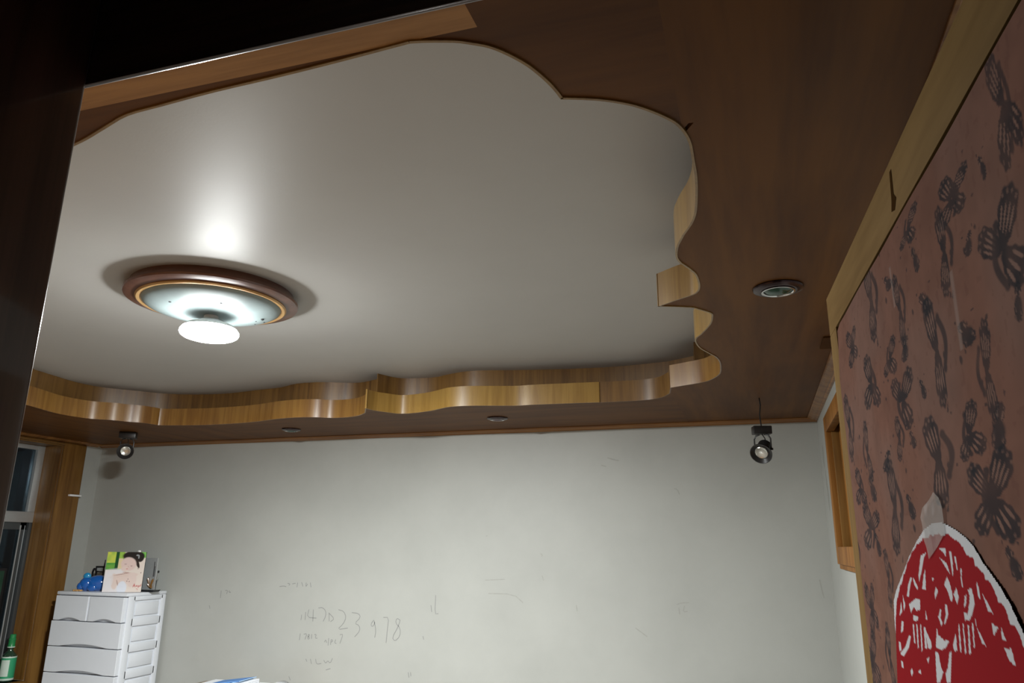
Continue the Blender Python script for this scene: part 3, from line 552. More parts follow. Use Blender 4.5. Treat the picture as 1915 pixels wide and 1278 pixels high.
# ---------------- the red fortune paper-cut on the door
RED = [(-0.284, 0.079), (-0.245, 0.151), (-0.227, 0.177), (-0.206, 0.193), (-0.179, 0.208), (-0.158, 0.22), (-0.138, 0.231), (-0.112, 0.242), (-0.085, 0.25), (-0.055, 0.256), (-0.012, 0.259), (0.035, 0.258), (0.053, 0.253), (0.072, 0.247), (0.08, 0.238), (0.096, 0.239), (0.099, 0.229), (0.117, 0.227), (0.12, 0.218), (0.133, 0.217), (0.14, 0.209), (0.141, 0.204), (0.155, 0.2), (0.156, 0.192), (0.168, 0.188), (0.173, 0.186)]
CUTS = [[(-0.079, 0.238), (-0.053, 0.242), (-0.069, 0.235), (-0.08, 0.224), (-0.099, 0.211), (-0.099, 0.217)], [(-0.091, 0.203), (-0.077, 0.218), (-0.068, 0.224), (-0.072, 0.212), (-0.076, 0.203)], [(-0.166, 0.191), (-0.152, 0.205), (-0.138, 0.213), (-0.129, 0.214), (-0.146, 0.202), (-0.155, 0.192)], [(-0.126, 0.215), (-0.116, 0.21), (-0.107, 0.203), (-0.114, 0.202), (-0.124, 0.207)], [(-0.16, 0.183), (-0.126, 0.191), (-0.106, 0.192), (-0.11, 0.181), (-0.129, 0.178), (-0.137, 0.182), (-0.155, 0.174)], [(-0.146, 0.172), (-0.134, 0.173), (-0.123, 0.173), (-0.126, 0.169), (-0.139, 0.166), (-0.148, 0.167)], [(-0.154, 0.161), (-0.148, 0.162), (-0.152, 0.142), (-0.158, 0.141)], [(-0.137, 0.163), (-0.131, 0.164), (-0.138, 0.139), (-0.144, 0.137)], [(-0.12, 0.164), (-0.115, 0.165), (-0.122, 0.138), (-0.128, 0.136)], [(-0.105, 0.163), (-0.098, 0.164), (-0.102, 0.142), (-0.111, 0.141)], [(-0.102, 0.164), (-0.082, 0.151), (-0.083, 0.144), (-0.097, 0.142), (-0.099, 0.149)], [(-0.005, 0.246), (0.017, 0.246), (0.016, 0.238), (0.006, 0.243)], [(-0.007, 0.237), (0.015, 0.232), (0.021, 0.222), (0.013, 0.226)], [(-0.004, 0.212), (0.01, 0.22), (0.016, 0.213), (0.02, 0.202), (0.012, 0.196), (0.005, 0.206)], [(-0.031, 0.187), (-0.041, 0.179), (-0.034, 0.171), (-0.028, 0.174), (-0.033, 0.179), (-0.026, 0.187)], [(-0.011, 0.193), (-0.004, 0.193), (-0.004, 0.184), (-0.021, 0.173), (-0.024, 0.174), (-0.012, 0.184)], [(-0.052, 0.168), (-0.05, 0.161), (-0.031, 0.158), (-0.013, 0.159), (-0.029, 0.151), (-0.046, 0.147), (-0.065, 0.148)], [(0.024, 0.177), (0.028, 0.178), (0.023, 0.154), (0.018, 0.153)], [(0.038, 0.179), (0.041, 0.179), (0.038, 0.155), (0.033, 0.153)], [(0.053, 0.18), (0.057, 0.18), (0.051, 0.156), (0.045, 0.154)], [(0.066, 0.183), (0.07, 0.183), (0.065, 0.163), (0.061, 0.161)], [(0.067, 0.211), (0.08, 0.212), (0.081, 0.206), (0.081, 0.199), (0.069, 0.189), (0.061, 0.185), (0.046, 0.183), (0.048, 0.191), (0.057, 0.189), (0.065, 0.197), (0.071, 0.205)], [(0.001, 0.159), (0.013, 0.17), (0.01, 0.154), (0.002, 0.151), (-0.003, 0.155)], [(0.028, 0.243), (0.034, 0.243), (0.034, 0.232), (0.031, 0.222), (0.027, 0.221)], [(0.042, 0.239), (0.047, 0.239), (0.046, 0.227), (0.043, 0.226)], [(0.055, 0.229), (0.06, 0.229), (0.056, 0.222), (0.055, 0.212), (0.051, 0.213)], [(0.105, 0.21), (0.119, 0.201), (0.125, 0.195), (0.114, 0.196), (0.11, 0.203)], [(0.095, 0.219), (0.1, 0.214), (0.098, 0.204), (0.093, 0.207)], [(0.077, 0.188), (0.077, 0.181), (0.086, 0.175), (0.095, 0.167), (0.086, 0.168), (0.079, 0.178)], [(0.118, 0.187), (0.132, 0.185), (0.119, 0.178)], [(0.139, 0.186), (0.146, 0.177), (0.137, 0.177)], [(0.139, 0.17), (0.155, 0.172), (0.158, 0.16), (0.147, 0.162)], [(-0.216, 0.166), (-0.198, 0.184), (-0.198, 0.172)], [(-0.186, 0.192), (-0.178, 0.181), (-0.19, 0.173)], [(-0.238, 0.12), (-0.206, 0.131), (-0.179, 0.147), (-0.168, 0.148), (-0.186, 0.133), (-0.219, 0.119)], [(-0.07, 0.143), (-0.059, 0.143), (-0.055, 0.129), (-0.049, 0.126), (-0.066, 0.114), (-0.08, 0.111)], [(-0.01, 0.15), (-0.018, 0.148), (-0.031, 0.132), (-0.041, 0.126), (-0.041, 0.117), (-0.027, 0.12)], [(-0.208, 0.161), (-0.197, 0.161), (-0.207, 0.149), (-0.22, 0.146)], [(-0.238, 0.134), (-0.227, 0.134), (-0.228, 0.125), (-0.241, 0.122)], [(0.056, 0.204), (0.062, 0.206), (0.057, 0.197), (0.049, 0.194)], [(0.023, 0.204), (0.035, 0.211), (0.038, 0.203), (0.03, 0.195)], [(-0.088, 0.181), (-0.085, 0.173), (-0.092, 0.173)], [(-0.046, 0.217), (-0.038, 0.216), (-0.046, 0.213)], [(-0.044, 0.2), (-0.035, 0.208), (-0.028, 0.205), (-0.043, 0.196)], [(-0.239, 0.112), (-0.227, 0.111), (-0.227, 0.105), (-0.239, 0.105)], [(-0.194, 0.106), (-0.183, 0.111), (-0.18, 0.106), (-0.191, 0.101)], [(-0.158, 0.11), (-0.143, 0.115), (-0.142, 0.11)], [(-0.11, 0.13), (-0.097, 0.134), (-0.105, 0.126)]]
SR = 0.284; SU, SV = 0.52, -0.675
def sticker_pt(d):
    def f(U_, V_):
        B = np.array(DA)[None] + np.outer(U_ + SU, np.array(DU)) + np.outer(np.full(U_.shape, d), np.array(DN)); B[:, 2] += V_ + SV
        return B
    return f
us = np.linspace(-0.30, 0.272, 330); vs = np.linspace(0.275, -0.285, 380)
pts, quads, U2, V2 = grid_mesh(us, vs, sticker_pt(0.0042))
u_, v_ = U2.ravel(), V2.ravel()
WHITE_EDGE = [(-0.275, 0.081), (-0.251, 0.140), (-0.2493, 0.1577), (-0.2403, 0.1817), (-0.2207, 0.1953), (-0.1794, 0.2144), (-0.1314, 0.2374), (-0.0898, 0.2537), (-0.053, 0.2657), (-0.0161, 0.2715), (0.0103, 0.2718), (0.0333, 0.2686), (0.0582, 0.2632), (0.0847, 0.2562), (0.1043, 0.2473), (0.1179, 0.2365), (0.1348, 0.2274), (0.1531, 0.2168), (0.1671, 0.2066), (0.1775, 0.1957), (0.22, 0.15), (0.25, 0.09), (0.262, 0.02), (0.258, -0.06), (0.23, -0.14), (0.18, -0.21), (0.11, -0.255), (0.02, -0.272), (-0.08, -0.262), (-0.17, -0.222), (-0.24, -0.15), (-0.28, -0.06), (-0.288, 0.02)]
REDALL = RED + [(0.215, 0.13), (0.235, 0.09), (0.236, 0.05), (0.244, 0.02), (0.236, -0.04), (0.226, -0.09), (0.20, -0.14), (0.165, -0.19), (0.11, -0.228), (0.04, -0.246), (-0.04, -0.244), (-0.12, -0.225), (-0.19, -0.178), (-0.235, -0.12), (-0.262, -0.05), (-0.272, 0.01)]
inside = inpoly(u_, v_, WHITE_EDGE)
red = inpoly(u_, v_, REDALL)
ra = np.array(REDALL + REDALL[:1]); sl = np.linalg.norm(np.diff(ra, axis=0), axis=1); cs = np.concatenate([[0], np.cumsum(sl)])
for s in np.arange(0, cs[-1], 0.030):                  # scalloped rim
    k = min(np.searchsorted(cs, s, side='right') - 1, len(sl) - 1); q = ra[k] + (ra[k + 1] - ra[k]) * (s - cs[k]) / sl[k]
    q = q * (1 - 0.015 / (np.linalg.norm(q) + 1e-6)); red |= (u_ - q[0]) ** 2 + (v_ - q[1]) ** 2 < 0.0165 ** 2
for c in CUTS: red &= ~inpoly(u_, v_, c)
low = [[(x * 0.9, -y * 0.85 + 0.02) for x, y in c] for c in CUTS]
for c in low:
    if max(p[1] for p in c) < 0.04: red &= ~inpoly(u_, v_, c)
cc = np.where(red[:, None], np.array((0.185, 0.002, 0.005))[None], np.array((0.40, 0.40, 0.415))[None])
keep = inside[quads].all(1)
q2 = quads[keep]; used = np.unique(q2); remap = -np.ones(len(pts), int); remap[used] = np.arange(len(used))
st = obj('paper_cut', np_mesh('paper_cut', pts[used], remap[q2], cc[used]), colattr('red paper cut', 0.8, 0.0, 0.0, 0.04))
tag(st, 'round red and white fortune paper-cut stuck on the butterfly door', 'decoration')
TAPE = [(-0.056, 0.278), (-0.039, 0.287), (-0.013, 0.294), (0.009, 0.3), (0.021, 0.294), (0.031, 0.285), (0.027, 0.271), (0.026, 0.259), (-0.007, 0.247), (-0.04, 0.235), (-0.048, 0.247), (-0.052, 0.256), (-0.052, 0.268)]
bm = bmesh.new()
vsx = [bm.verts.new(dpt(SU + a, SV + b, 0.0050 + 0.0010 * (k % 2))) for k, (a, b) in enumerate(TAPE)]
cv = bm.verts.new(dpt(SU - 0.013, SV + 0.268, 0.0065))
for k in range(len(vsx)): bm.faces.new((vsx[k], vsx[(k + 1) % len(vsx)], cv))
o = obj('clear_tape', bm, 'tape'); tag(o, 'crinkled clear tape over the top of the red paper-cut', 'tape')

# ---------------- window_1: large dark window in the left wall
win = thing('window_1', (0, 0, 0), 'dark night window in brown wooden casing beside the white chest', 'window', kind='structure')
zt = W1[3]
def part(name, dims, mat, par, bev=0.0, label=None):
    o = box_obj(name, dims, mat, par, bev, bev > 0)
    if label: o['label'] = label
    return o
part('casing_board', (XL, XL + 0.022, 4.22, 4.41, 0.0, ZS - 0.021), 'casing', win, 0.003)
part('casing_board', (XL, XL + 0.022, 2.01, 2.20, 0.0, ZS - 0.021), 'casing', win, 0.003)
part('head_casing', (XL, XL + 0.022, 2.20, 4.22, zt - 0.004, ZS - 0.021), 'casing_y', win, 0.003)
part('reveal_board', (XL - 0.25, XL + 0.001, 4.208, 4.22, W1[2], zt), 'casing', win)
part('reveal_board', (XL - 0.25, XL + 0.001, 2.20, 2.212, W1[2], zt), 'casing', win)
part('head_reveal', (XL - 0.25, XL + 0.001, 2.212, 4.208, zt - 0.012, zt), 'casing_y', win)
part('sill', (XL - 0.25, XL + 0.05, 2.212, 4.208, W1[2] - 0.03, W1[2]), 'casing_y', win, 0.004)
XA = -5.0
z1 = EYE + 0.123; z2 = EYE + 0.198
def alu(y0, y1, za, zb, x0=XA - 0.05, x1=XA, mat='alu', name='frame_bar'): return part(name, (x0, x1, y0, y1, za, zb), mat, win, 0.003)
alu(4.150, 4.208, z2, zt - 0.012); alu(2.212, 2.27, z2, zt - 0.012)
alu(2.27, 4.150, zt - 0.045, zt - 0.012); alu(2.212, 4.208, z1, z2, name='transom_bar'); alu(3.15, 3.21, z2, zt - 0.045)
alu(4.180, 4.208, W1[2], z1, mat='alu_dark'); alu(2.212, 2.24, W1[2], z1, mat='alu_dark'); alu(2.24, 4.18, W1[2], W1[2] + 0.035, mat='alu_dark')
part('pane', (XA - 0.03, XA - 0.024, 3.21, 4.150, z2, zt - 0.045), 'pane', win)
part('pane', (XA - 0.03, XA - 0.024, 2.27, 3.15, z2, zt - 0.045), 'pane', win)
for (a, b, xs) in ((3.17, 4.178, XA - 0.022), (2.242, 3.21, XA - 0.046)):
    s = obj('sash', (lambda bm: (bx(bm, xs - 0.02, xs, a, a + 0.045, W1[2] + 0.035, z1), bx(bm, xs - 0.02, xs, b - 0.045, b, W1[2] + 0.035, z1),
        bx(bm, xs - 0.02, xs, a, b, W1[2] + 0.035, W1[2] + 0.09), bx(bm, xs - 0.02, xs, a, b, z1 - 0.05, z1), bm)[-1])(bmesh.new()), 'alu_dark', win)
    box_obj('pane', (xs - 0.013, xs - 0.008, a + 0.045, b - 0.045, W1[2] + 0.09, z1 - 0.05), 'pane', s)
    box_obj('edge_strip', (xs, xs + 0.004, b - 0.047, b - 0.040, W1[2] + 0.036, z1 - 0.02), 'alu', s)
    box_obj('edge_strip', (xs, xs + 0.003, b - 0.012, b - 0.009, W1[2] + 0.036, z1 - 0.02), 'alu', s)
o = box_obj('curtain_clip', (XL + 0.022, XL + 0.045, 4.31, 4.41, EYE + 0.316, EYE + 0.330), 'bulbbody', None, 0.003, True)
tag(o, 'small white plastic clip on the brown window casing', 'clip')

# ---------------- window_2: orange wooden frame high in the right wall
win2 = thing('window_2', (0, 0, 0), 'small high window with orange moulded wooden frame behind the open door', 'window', kind='structure')
y0, y1, za, zb = W2
def frame_ring(name, yo0, yo1, zo0, zo1, wd, x0, x1, mat, bev=0.003):
    for nm, d in (('stile', (x0, x1, yo1 - wd, yo1, zo0, zo1)), ('stile', (x0, x1, yo0, yo0 + wd, zo0, zo1)),
                  ('rail', (x0, x1, yo0 + wd, yo1 - wd, zo1 - wd, zo1)), ('rail', (x0, x1, yo0 + wd, yo1 - wd, zo0, zo0 + wd))):
        box_obj(name + '_' + nm, d, mat, win2, bev, True)
frame_ring('casing', y0 - 0.13, y1 + 0.13, za - 0.04, zb + 0.03, 0.07, XR - 0.020, XR, 'orange')
frame_ring('inner_casing', y0 - 0.065, y1 + 0.065, za - 0.018, zb + 0.012, 0.075, XR - 0.034, XR, 'orange')
frame_ring('bead', y0, y1, za, zb, 0.03, XR - 0.012, XR + 0.05, 'casing')
frame_ring('sash', y0 + 0.03, y1 - 0.03, za + 0.03, zb - 0.03, 0.05, XR + 0.02, XR + 0.06, 'orange')
box_obj('pane', (XR + 0.036, XR + 0.042, y0 + 0.08, y1 - 0.08, za + 0.08, zb - 0.08), 'pane', win2)

# ================================================================== LAMPS
lx, ly = -1.957, 2.257
lamp = thing('ceiling_lamp', (lx, ly, ZC), 'round wooden-rimmed ceiling lamp with frosted glass dish and lit bulb', 'lamp'); lamp.scale = (1.14, 1.14, 1.14)
bm = bmesh.new(); lathe(bm, [(0.205, 0.0), (0.262, 0.0), (0.266, -0.012), (0.276, -0.022), (0.280, -0.030), (0.277, -0.036), (0.264, -0.040), (0.250, -0.041), (0.238, -0.044), (0.232, -0.040), (0.205, -0.03)], 96, closed=True)
obj('wooden_ring', bm, 'lampring', lamp, True)
bm = bmesh.new(); lathe(bm, [(0.240, -0.040), (0.241, -0.046), (0.236, -0.050), (0.228, -0.050), (0.222, -0.047), (0.222, -0.040)], 96, closed=True)
obj('gilt_bead', bm, 'bead', lamp, True)
bm = bmesh.new(); lathe(bm, [(0.224, -0.044)] + [(0.222 * math.cos(a), -0.046 - 0.040 * math.sin(a)) for a in np.linspace(0.03, math.pi / 2 - 0.12, 14)] + [(0.0, -0.086)], 96)
dish = obj('glass_dish', bm, 'dish', lamp, True); dish['label'] = 'dusty pale blue frosted glass dish'
for (a, r, sx, sz) in ((0.75, 0.165, 0.006, 0.014), (1.05, 0.185, 0.004, 0.005), (0.95, 0.15, 0.003, 0.004), (1.25, 0.17, 0.004, 0.003), (5.6, 0.14, 0.004, 0.004), (4.4, 0.15, 0.005, 0.005)):
    bm = bmesh.new(); zz = -0.046 - 0.040 * math.sqrt(max(0, 1 - (r / 0.222) ** 2))
    blob(bm, (r * math.cos(a), r * math.sin(a), zz), (sx, sx, sz * 0.4), None, 10, 6); obj('speck', bm, 'dirt', dish)
bulb = obj('bulb', (lambda bm: (lathe(bm, [(0.0, -0.080), (0.022, -0.080), (0.024, -0.096), (0.045, -0.106), (0.074, -0.118), (0.088, -0.131), (0.0, -0.131)], 48), bm)[-1])(bmesh.new()), 'bulbbody', lamp, True)
bm = bmesh.new(); lathe(bm, [(0.0, -0.1315), (0.086, -0.1315), (0.0935, -0.139), (0.0945, -0.147), (0.091, -0.153)], 64)
o = obj('rim', bm, 'bulbside', bulb, True)
bm = bmesh.new(); lathe(bm, [(0.091, -0.153), (0.082, -0.159), (0.066, -0.164), (0.040, -0.168), (0.0, -0.170)], 64)
o = obj('diffuser', bm, 'bulb', bulb, True); o['label'] = 'glowing white bulb diffuser'

# recessed downlights in the soffit
def downlight(x, y, r, lens, label):
    t = thing('downlight', (x, y, ZS), label, 'downlight', group='recessed downlights in the wooden soffit')
    bm = bmesh.new(); lathe(bm, [(r * 0.60, -0.001), (r * 0.97, 0.0), (r, -0.003), (r * 0.97, -0.007), (r * 0.80, -0.011), (r * 0.66, -0.012), (r * 0.60, -0.010)], 48, closed=True); obj('rim', bm, 'dlring', t, True)
    bm = bmesh.new(); lathe(bm, [(r * 0.60, -0.002), (r * 0.645, -0.0125), (r * 0.66, -0.014), (r * 0.60, -0.0145), (r * 0.57, -0.012), (r * 0.57, -0.002)], 48, closed=True); obj('chrome_ring', bm, 'chrome', t, True)
    bm = bmesh.new(); lathe(bm, [(r * 0.58, -0.002), (r * 0.56, -0.009), (r * 0.40, -0.016), (r * 0.2, -0.019), (0, -0.020)], 40); obj('lens', bm, lens, t, True)
    return t
downlight(0.100, 2.152, 0.070, 'lens_green', 'recessed downlight with green lens in soffit near the open door')
downlight(-1.418, 4.097, 0.062, 'lens_red', 'recessed downlight with dark red lens above the far wall')
downlight(-2.876, 4.180, 0.062, 'lens_green', 'recessed downlight with dark lens between corner spotlight and red downlight')

# black spotlights
def spotlight(loc, box, drop, aim, label, cable, roll=0.0, s=1.0):
    t = thing('spotlight', loc, label, 'spotlight', group='black spotlights by the far wall')
    bw, bh, bd = box
    bm = bmesh.new(); bx(bm, -bw / 2, bw / 2, -bd / 2, bd / 2, -bh, 0, 0.004); bmesh.ops.rotate(bm, cent=(0, 0, 0), matrix=Matrix.Rotation(roll, 3, 'Z'), verts=list(bm.verts)); obj('mounting_box', bm, 'black', t, True)
    if cable:
        bm = bmesh.new(); tube(bm, [(0.0, 0.0, 0.0), (-0.004, 0.0, cable * 0.4), (0.003, 0, cable * 0.75), (0, 0, cable + 0.002)], 0.0035); obj('cable', bm, 'black', t, True)
    aim = Vector(aim).normalized(); ctr = Vector((0, 0, -bh - drop)); side = aim.cross(Vector((0, 0, 1))).normalized()
    R_ = 0.040 * s
    q = Vector((0, 0, 1)).rotation_difference(aim).to_matrix().to_4x4(); mt = Matrix.Translation(ctr) @ q
    bm = bmesh.new()
    top = Vector((0, 0, -bh)); k = 0.036 * s
    tube(bm, [top + side * 0.012, top + side * k * 0.75 + Vector((0, 0, -0.006)), top + side * k + Vector((0, 0, -0.022)), ctr + side * k], 0.004)
    tube(bm, [top - side * 0.012, top - side * k * 0.75 + Vector((0, 0, -0.006)), top - side * k + Vector((0, 0, -0.022)), ctr - side * k], 0.004)
    tube(bm, [ctr - side * (k + 0.008), ctr + side * (k + 0.008)], 0.006)
    obj('yoke', bm, 'black', t, True)
    bm = bmesh.new(); prof = [(0.0, -0.042 * s), (0.020 * s, -0.042 * s)]
    for i in range(4): z = (-0.034 + i * 0.009) * s; prof += [(0.030 * s, z), (0.030 * s, z + 0.005 * s), (0.024 * s, z + 0.0055 * s), (0.024 * s, z + 0.0085 * s)]
    prof += [(0.031 * s, 0.006 * s), (0.034 * s, 0.018 * s), (0.047 * s, 0.034 * s), (0.0475 * s, 0.040 * s), (0.045 * s, 0.040 * s), (0.030 * s, 0.026 * s), (0.0, 0.024 * s)]
    lathe(bm, prof, 40, mt); head = obj('lamp_head', bm, 'black', t, True)
    bm = bmesh.new(); lathe(bm, [(0.0, 0.0255 * s), (0.012 * s, 0.0255 * s), (0.026 * s, 0.031 * s), (0.028 * s, 0.0295 * s), (0.028 * s, 0.0245 * s), (0, 0.0245 * s)], 32, mt); obj('reflector', bm, 'lens_clear', head, True)
    bm = bmesh.new(); tube(bm, [top + Vector((0, 0, 0.001)), top + Vector((0.012, -0.004, -0.02)), ctr - aim * 0.041 * s + Vector((0.004, 0, 0.01)), ctr - aim * 0.040 * s], 0.0025); obj('lead_wire', bm, 'black', t, True)
    return t
spotlight((0.045, 3.857, EYE + 0.578), (0.088, 0.040, 0.055), 0.074, (-0.28, -0.80, -0.60), 'black spotlight dangling on its cable beside the far right corner', 0.142, 0.25, 1.12)
spotlight((-4.055, 4.02, ZS), (0.105, 0.044, 0.06), 0.082, (0.62, -0.78, -0.22), 'black spotlight fixed to the soffit above the white drawer chest', 0, 0.55, 1.12)

# ================================================================== DRAWER CHEST
cx0, cx1, cy0, cy1, ct = -4.640, -4.035, 4.190, 4.545, EYE - 0.336
chest = thing('drawer_chest', ((cx0 + cx1) / 2, (cy0 + cy1) / 2, 0), 'tall white plastic drawer chest standing in the corner by the window', 'drawer chest')
def cpart(name, bm, mat, par=None, smooth=True):
    o = obj(name, bm, mat, par or chest, smooth)
    if par is None: o.matrix_parent_inverse = Matrix.Translation(chest.location).inverted()
    else: pass
    return o
bm = bmesh.new(); bx(bm, cx0, cx1 + 0.001, cy0 - 0.006, cy1, ct - 0.022, ct, 0.006); cpart('top_board', bm, 'plastic')
bm = bmesh.new(); bx(bm, cx0 + 0.012, cx1 - 0.012, cy0 + 0.03, cy1 - 0.004, 0.03, ct - 0.022); bx(bm, cx0 + 0.01, cx1 - 0.01, cy0 + 0.012, cy1 - 0.01, 0.0, 0.05, 0.004); cpart('body', bm, 'plastic')
NR = 7; pitch = (ct - 0.024 - 0.05) / NR
for sx, xa, xb in ((1, cx1 - 0.013, cx1), (-1, cx0, cx0 + 0.013)):
    bm = bmesh.new()
    bx(bm, xa, xb, cy0 + 0.02, cy0 + 0.075, 0.03, ct - 0.022, 0.004); bx(bm, xa, xb, cy1 - 0.045, cy1 - 0.002, 0.03, ct - 0.022, 0.004)
    for k in range(NR + 1):
        zc_ = 0.05 + k * pitch; bx(bm, xa, xb, cy0 + 0.06, cy1 - 0.03, max(0.03, zc_ - 0.026), min(ct - 0.022, zc_ + 0.026), 0.004)
    cpart('side_frame', bm, 'plastic')
    for k in range(NR):
        zc_ = 0.05 + k * pitch; bm = bmesh.new()
        bx(bm, xa + 0.003 * (sx < 0) - 0.0 , xb - 0.003 * (sx > 0), cy0 + 0.088, cy1 - 0.058, zc_ + 0.040, zc_ + pitch - 0.040, 0.004)
        cpart('side_panel', bm, 'plastic')
def drawer(xa, xb, za, zb):
    wdt = xb - xa; n = 18; arc = []
    aw = wdt * 0.34; mid = (xa + xb) / 2; ah = 0.018
    for i in range(n + 1):
        x = mid + aw - 2 * aw * i / n; arc.append((x, za + ah * math.cos((x - mid) / aw * math.pi / 2)))
    poly = [(xa, za), (xa, zb), (xb, zb), (xb, za)] + arc
    bm = bmesh.new()
    prism(bm, poly, 'y', cy0 - 0.012, cy0 + 0.028)
    o = cpart('drawer', bm, 'plastic', None, False)
    bv = o.modifiers.new('soft edge', 'BEVEL'); bv.width = 0.003; bv.segments = 2; bv.limit_method = 'ANGLE'; bv.angle_limit = 1.0
    bm = bmesh.new(); bx(bm, mid - aw - 0.01, mid + aw + 0.01, cy0 + 0.012, cy0 + 0.027, za + 0.001, za + 0.03)
    c = obj('finger_recess', bm, 'plastic', o); 
    return o
for k in range(NR):
    za = 0.05 + k * pitch + 0.002; zb = 0.05 + (k + 1) * pitch - 0.003
    if k == NR - 1:
        mid = (cx0 + cx1) / 2 - 0.005
        drawer(cx0 + 0.006, mid - 0.008, za, zb); drawer(mid + 0.008, cx1 - 0.016, za, zb)
        bm = bmesh.new(); bx(bm, mid - 0.006, mid + 0.006, cy0 - 0.004, cy0 + 0.03, za, zb, 0.002); cpart('divider', bm, 'plastic')
    else: drawer(cx0 - 0.004, cx1 - 0.008, za, zb)

# ---------------- things on the chest
pb = Vector((-4.273, 4.204, ct)); pe = Vector((-4.052, 4.318, ct)); pd = (pe - pb).normalized(); pn = Vector((pd.y, -pd.x, 0)); PW = (pe - pb).length; PH = 0.262
lean = 0.05
def ppt(s, t_, d): return pb + pd * (s * PW) + Vector((0, 0, 0.002 + t_ * PH)) - pn * (lean * t_ * PH) + pn * d
ph = thing('portrait_photo', tuple(pb), 'colour portrait photo panel standing on the white drawer chest', 'photo')
us = np.linspace(0, 1, 100); vs = np.linspace(0, 1, 116)
def pf(U_, V_): return np.array([ppt(a, b, 0.0) - pb for a, b in zip(U_, V_)])
pts, quads, U3, V3 = grid_mesh(us, vs, pf)
s_ = U3.ravel(); t_ = 1 - V3.ravel()                  # t_ counts from the top
pc = np.tile(np.array(lin(226, 214, 205)), (len(s_), 1))
def lay(mask, c, al=1.0):
    global pc
    m = np.asarray(mask, float)[:, None] * al; pc = pc * (1 - m) + np.array(lin(*c))[None] * m
def el(cx, cy, rx, ry, rot=0.0, soft=0.12):
    r, _ = ellip(s_, t_, cx, cy, rx, ry, rot); return 1 - ss(r, 1 - soft, 1 + soft)
nz = vnoise(s_, t_, 12, 21)
lay((s_ < 0.45) & (t_ < 0.45), (150, 190, 80)); lay(((s_ < 0.22) & (t_ < 0.28)) * nz, (215, 215, 90), 0.9)
lay(((s_ < 0.27) & (t_ > 0.27) & (t_ < 0.45)) * (0.5 + 0.5 * nz), (30, 140, 60)); lay((s_ > 0.23) & (s_ < 0.31) & (t_ < 0.45), (15, 75, 40))
lay(ss(t_ + 0.12 * s_, 0.42, 0.50) * (s_ < 0.5), (226, 222, 224)); lay((s_ > 0.31) & (s_ < 0.42) & (t_ > 0.16) & (t_ < 0.42), (222, 205, 165))
lay((s_ > 0.86) & (t_ < 0.14), (120, 190, 90))
lay(el(0.68, 0.10, 0.28, 0.13), (28, 26, 28)); lay(el(0.86, 0.13, 0.10, 0.12), (26, 24, 26)); lay(el(0.80, 0.27, 0.04, 0.15, -0.45), (40, 32, 32))
lay(el(0.58, 0.30, 0.20, 0.165, 0.25), (220, 196, 190)); lay(el(0.50, 0.42, 0.10, 0.06), (224, 202, 194))
lay(el(0.78, 0.08, 0.035, 0.02), (150, 155, 160)); lay(el(0.82, 0.12, 0.018, 0.05), (150, 155, 160))
lay(el(0.50, 0.305, 0.03, 0.008), (120, 90, 90)); lay(el(0.66, 0.35, 0.028, 0.008), (150, 115, 112)); lay(el(0.58, 0.37, 0.012, 0.02, 0.2), (205, 172, 165)); lay(el(0.555, 0.425, 0.03, 0.010), (200, 130, 130))
lay(el(0.50, 0.60, 0.36, 0.075, -0.10), (221, 200, 192)); lay(el(0.27, 0.74, 0.085, 0.20, -0.15), (222, 204, 196)); lay(el(0.72, 0.70, 0.12, 0.18), (222, 203, 196)); lay(el(0.50, 0.72, 0.22, 0.10), (224, 204, 196))
lay(el(0.45, 0.555, 0.22, 0.008, -0.18), (170, 140, 132)); lay(el(0.36, 0.78, 0.012, 0.09, -0.35), (176, 146, 138)); lay(el(0.55, 0.515, 0.10, 0.010, 0.1), (185, 150, 142))
lay(el(0.49, 0.90, 0.12, 0.17), (222, 226, 236)); lay(el(0.12, 0.72, 0.12, 0.2), (226, 224, 228), 0.6)
for (a, b) in ((0.84, 0.42), (0.93, 0.52), (0.60, 0.73), (0.66, 0.74), (0.62, 0.68)): lay(el(a, b, 0.012, 0.012), (130, 100, 100))
for (a, b, rx, ry, ro) in ((0.79, 0.84, 0.012, 0.05, 0.3), (0.82, 0.84, 0.012, 0.05, -0.3), (0.80, 0.85, 0.03, 0.008, 0), (0.86, 0.85, 0.012, 0.025, 0.3), (0.885, 0.85, 0.012, 0.025, -0.2), (0.92, 0.86, 0.014, 0.035, 0.1), (0.95, 0.85, 0.012, 0.02, 0.3), (0.975, 0.83, 0.008, 0.04, 0.1), (0.88, 0.92, 0.02, 0.008, 0.2), (0.90, 0.94, 0.008, 0.02, 0.2)):
    lay(el(a, b, rx, ry, ro, 0.3), (190, 95, 95), 0.8)
obj('print', np_mesh('print', pts, quads, pc), colattr('photo print', 0.3, 0.4), ph)
bm = bmesh.new()
vsx = [bm.verts.new(ppt(a, b, d) - pb) for d in (-0.0006, -0.012) for a, b in ((0, 0), (1, 0), (1, 1), (0, 1))]
for f in ((0, 1, 2, 3), (7, 6, 5, 4), (0, 4, 5, 1), (1, 5, 6, 2), (2, 6, 7, 3), (3, 7, 4, 0)): bm.faces.new([vsx[i] for i in f])
bmesh.ops.recalc_face_normals(bm, faces=list(bm.faces)); obj('backing_board', bm, 'black2', ph)
bm = bmesh.new(); blob(bm, ppt(0.80, 1.02, -0.006) - pb, (0.014, 0.007, 0.008), None, 12, 8); obj('hanger', bm, 'bulbbody', ph, True)
bm = bmesh.new(); tube(bm, [ppt(0.5, 0.6, -0.012) - pb, ppt(0.5, 0.0, -0.10) - pb + Vector((0, 0, 0.002))], 0.006); obj('stand_leg', bm, 'black2', ph, True)
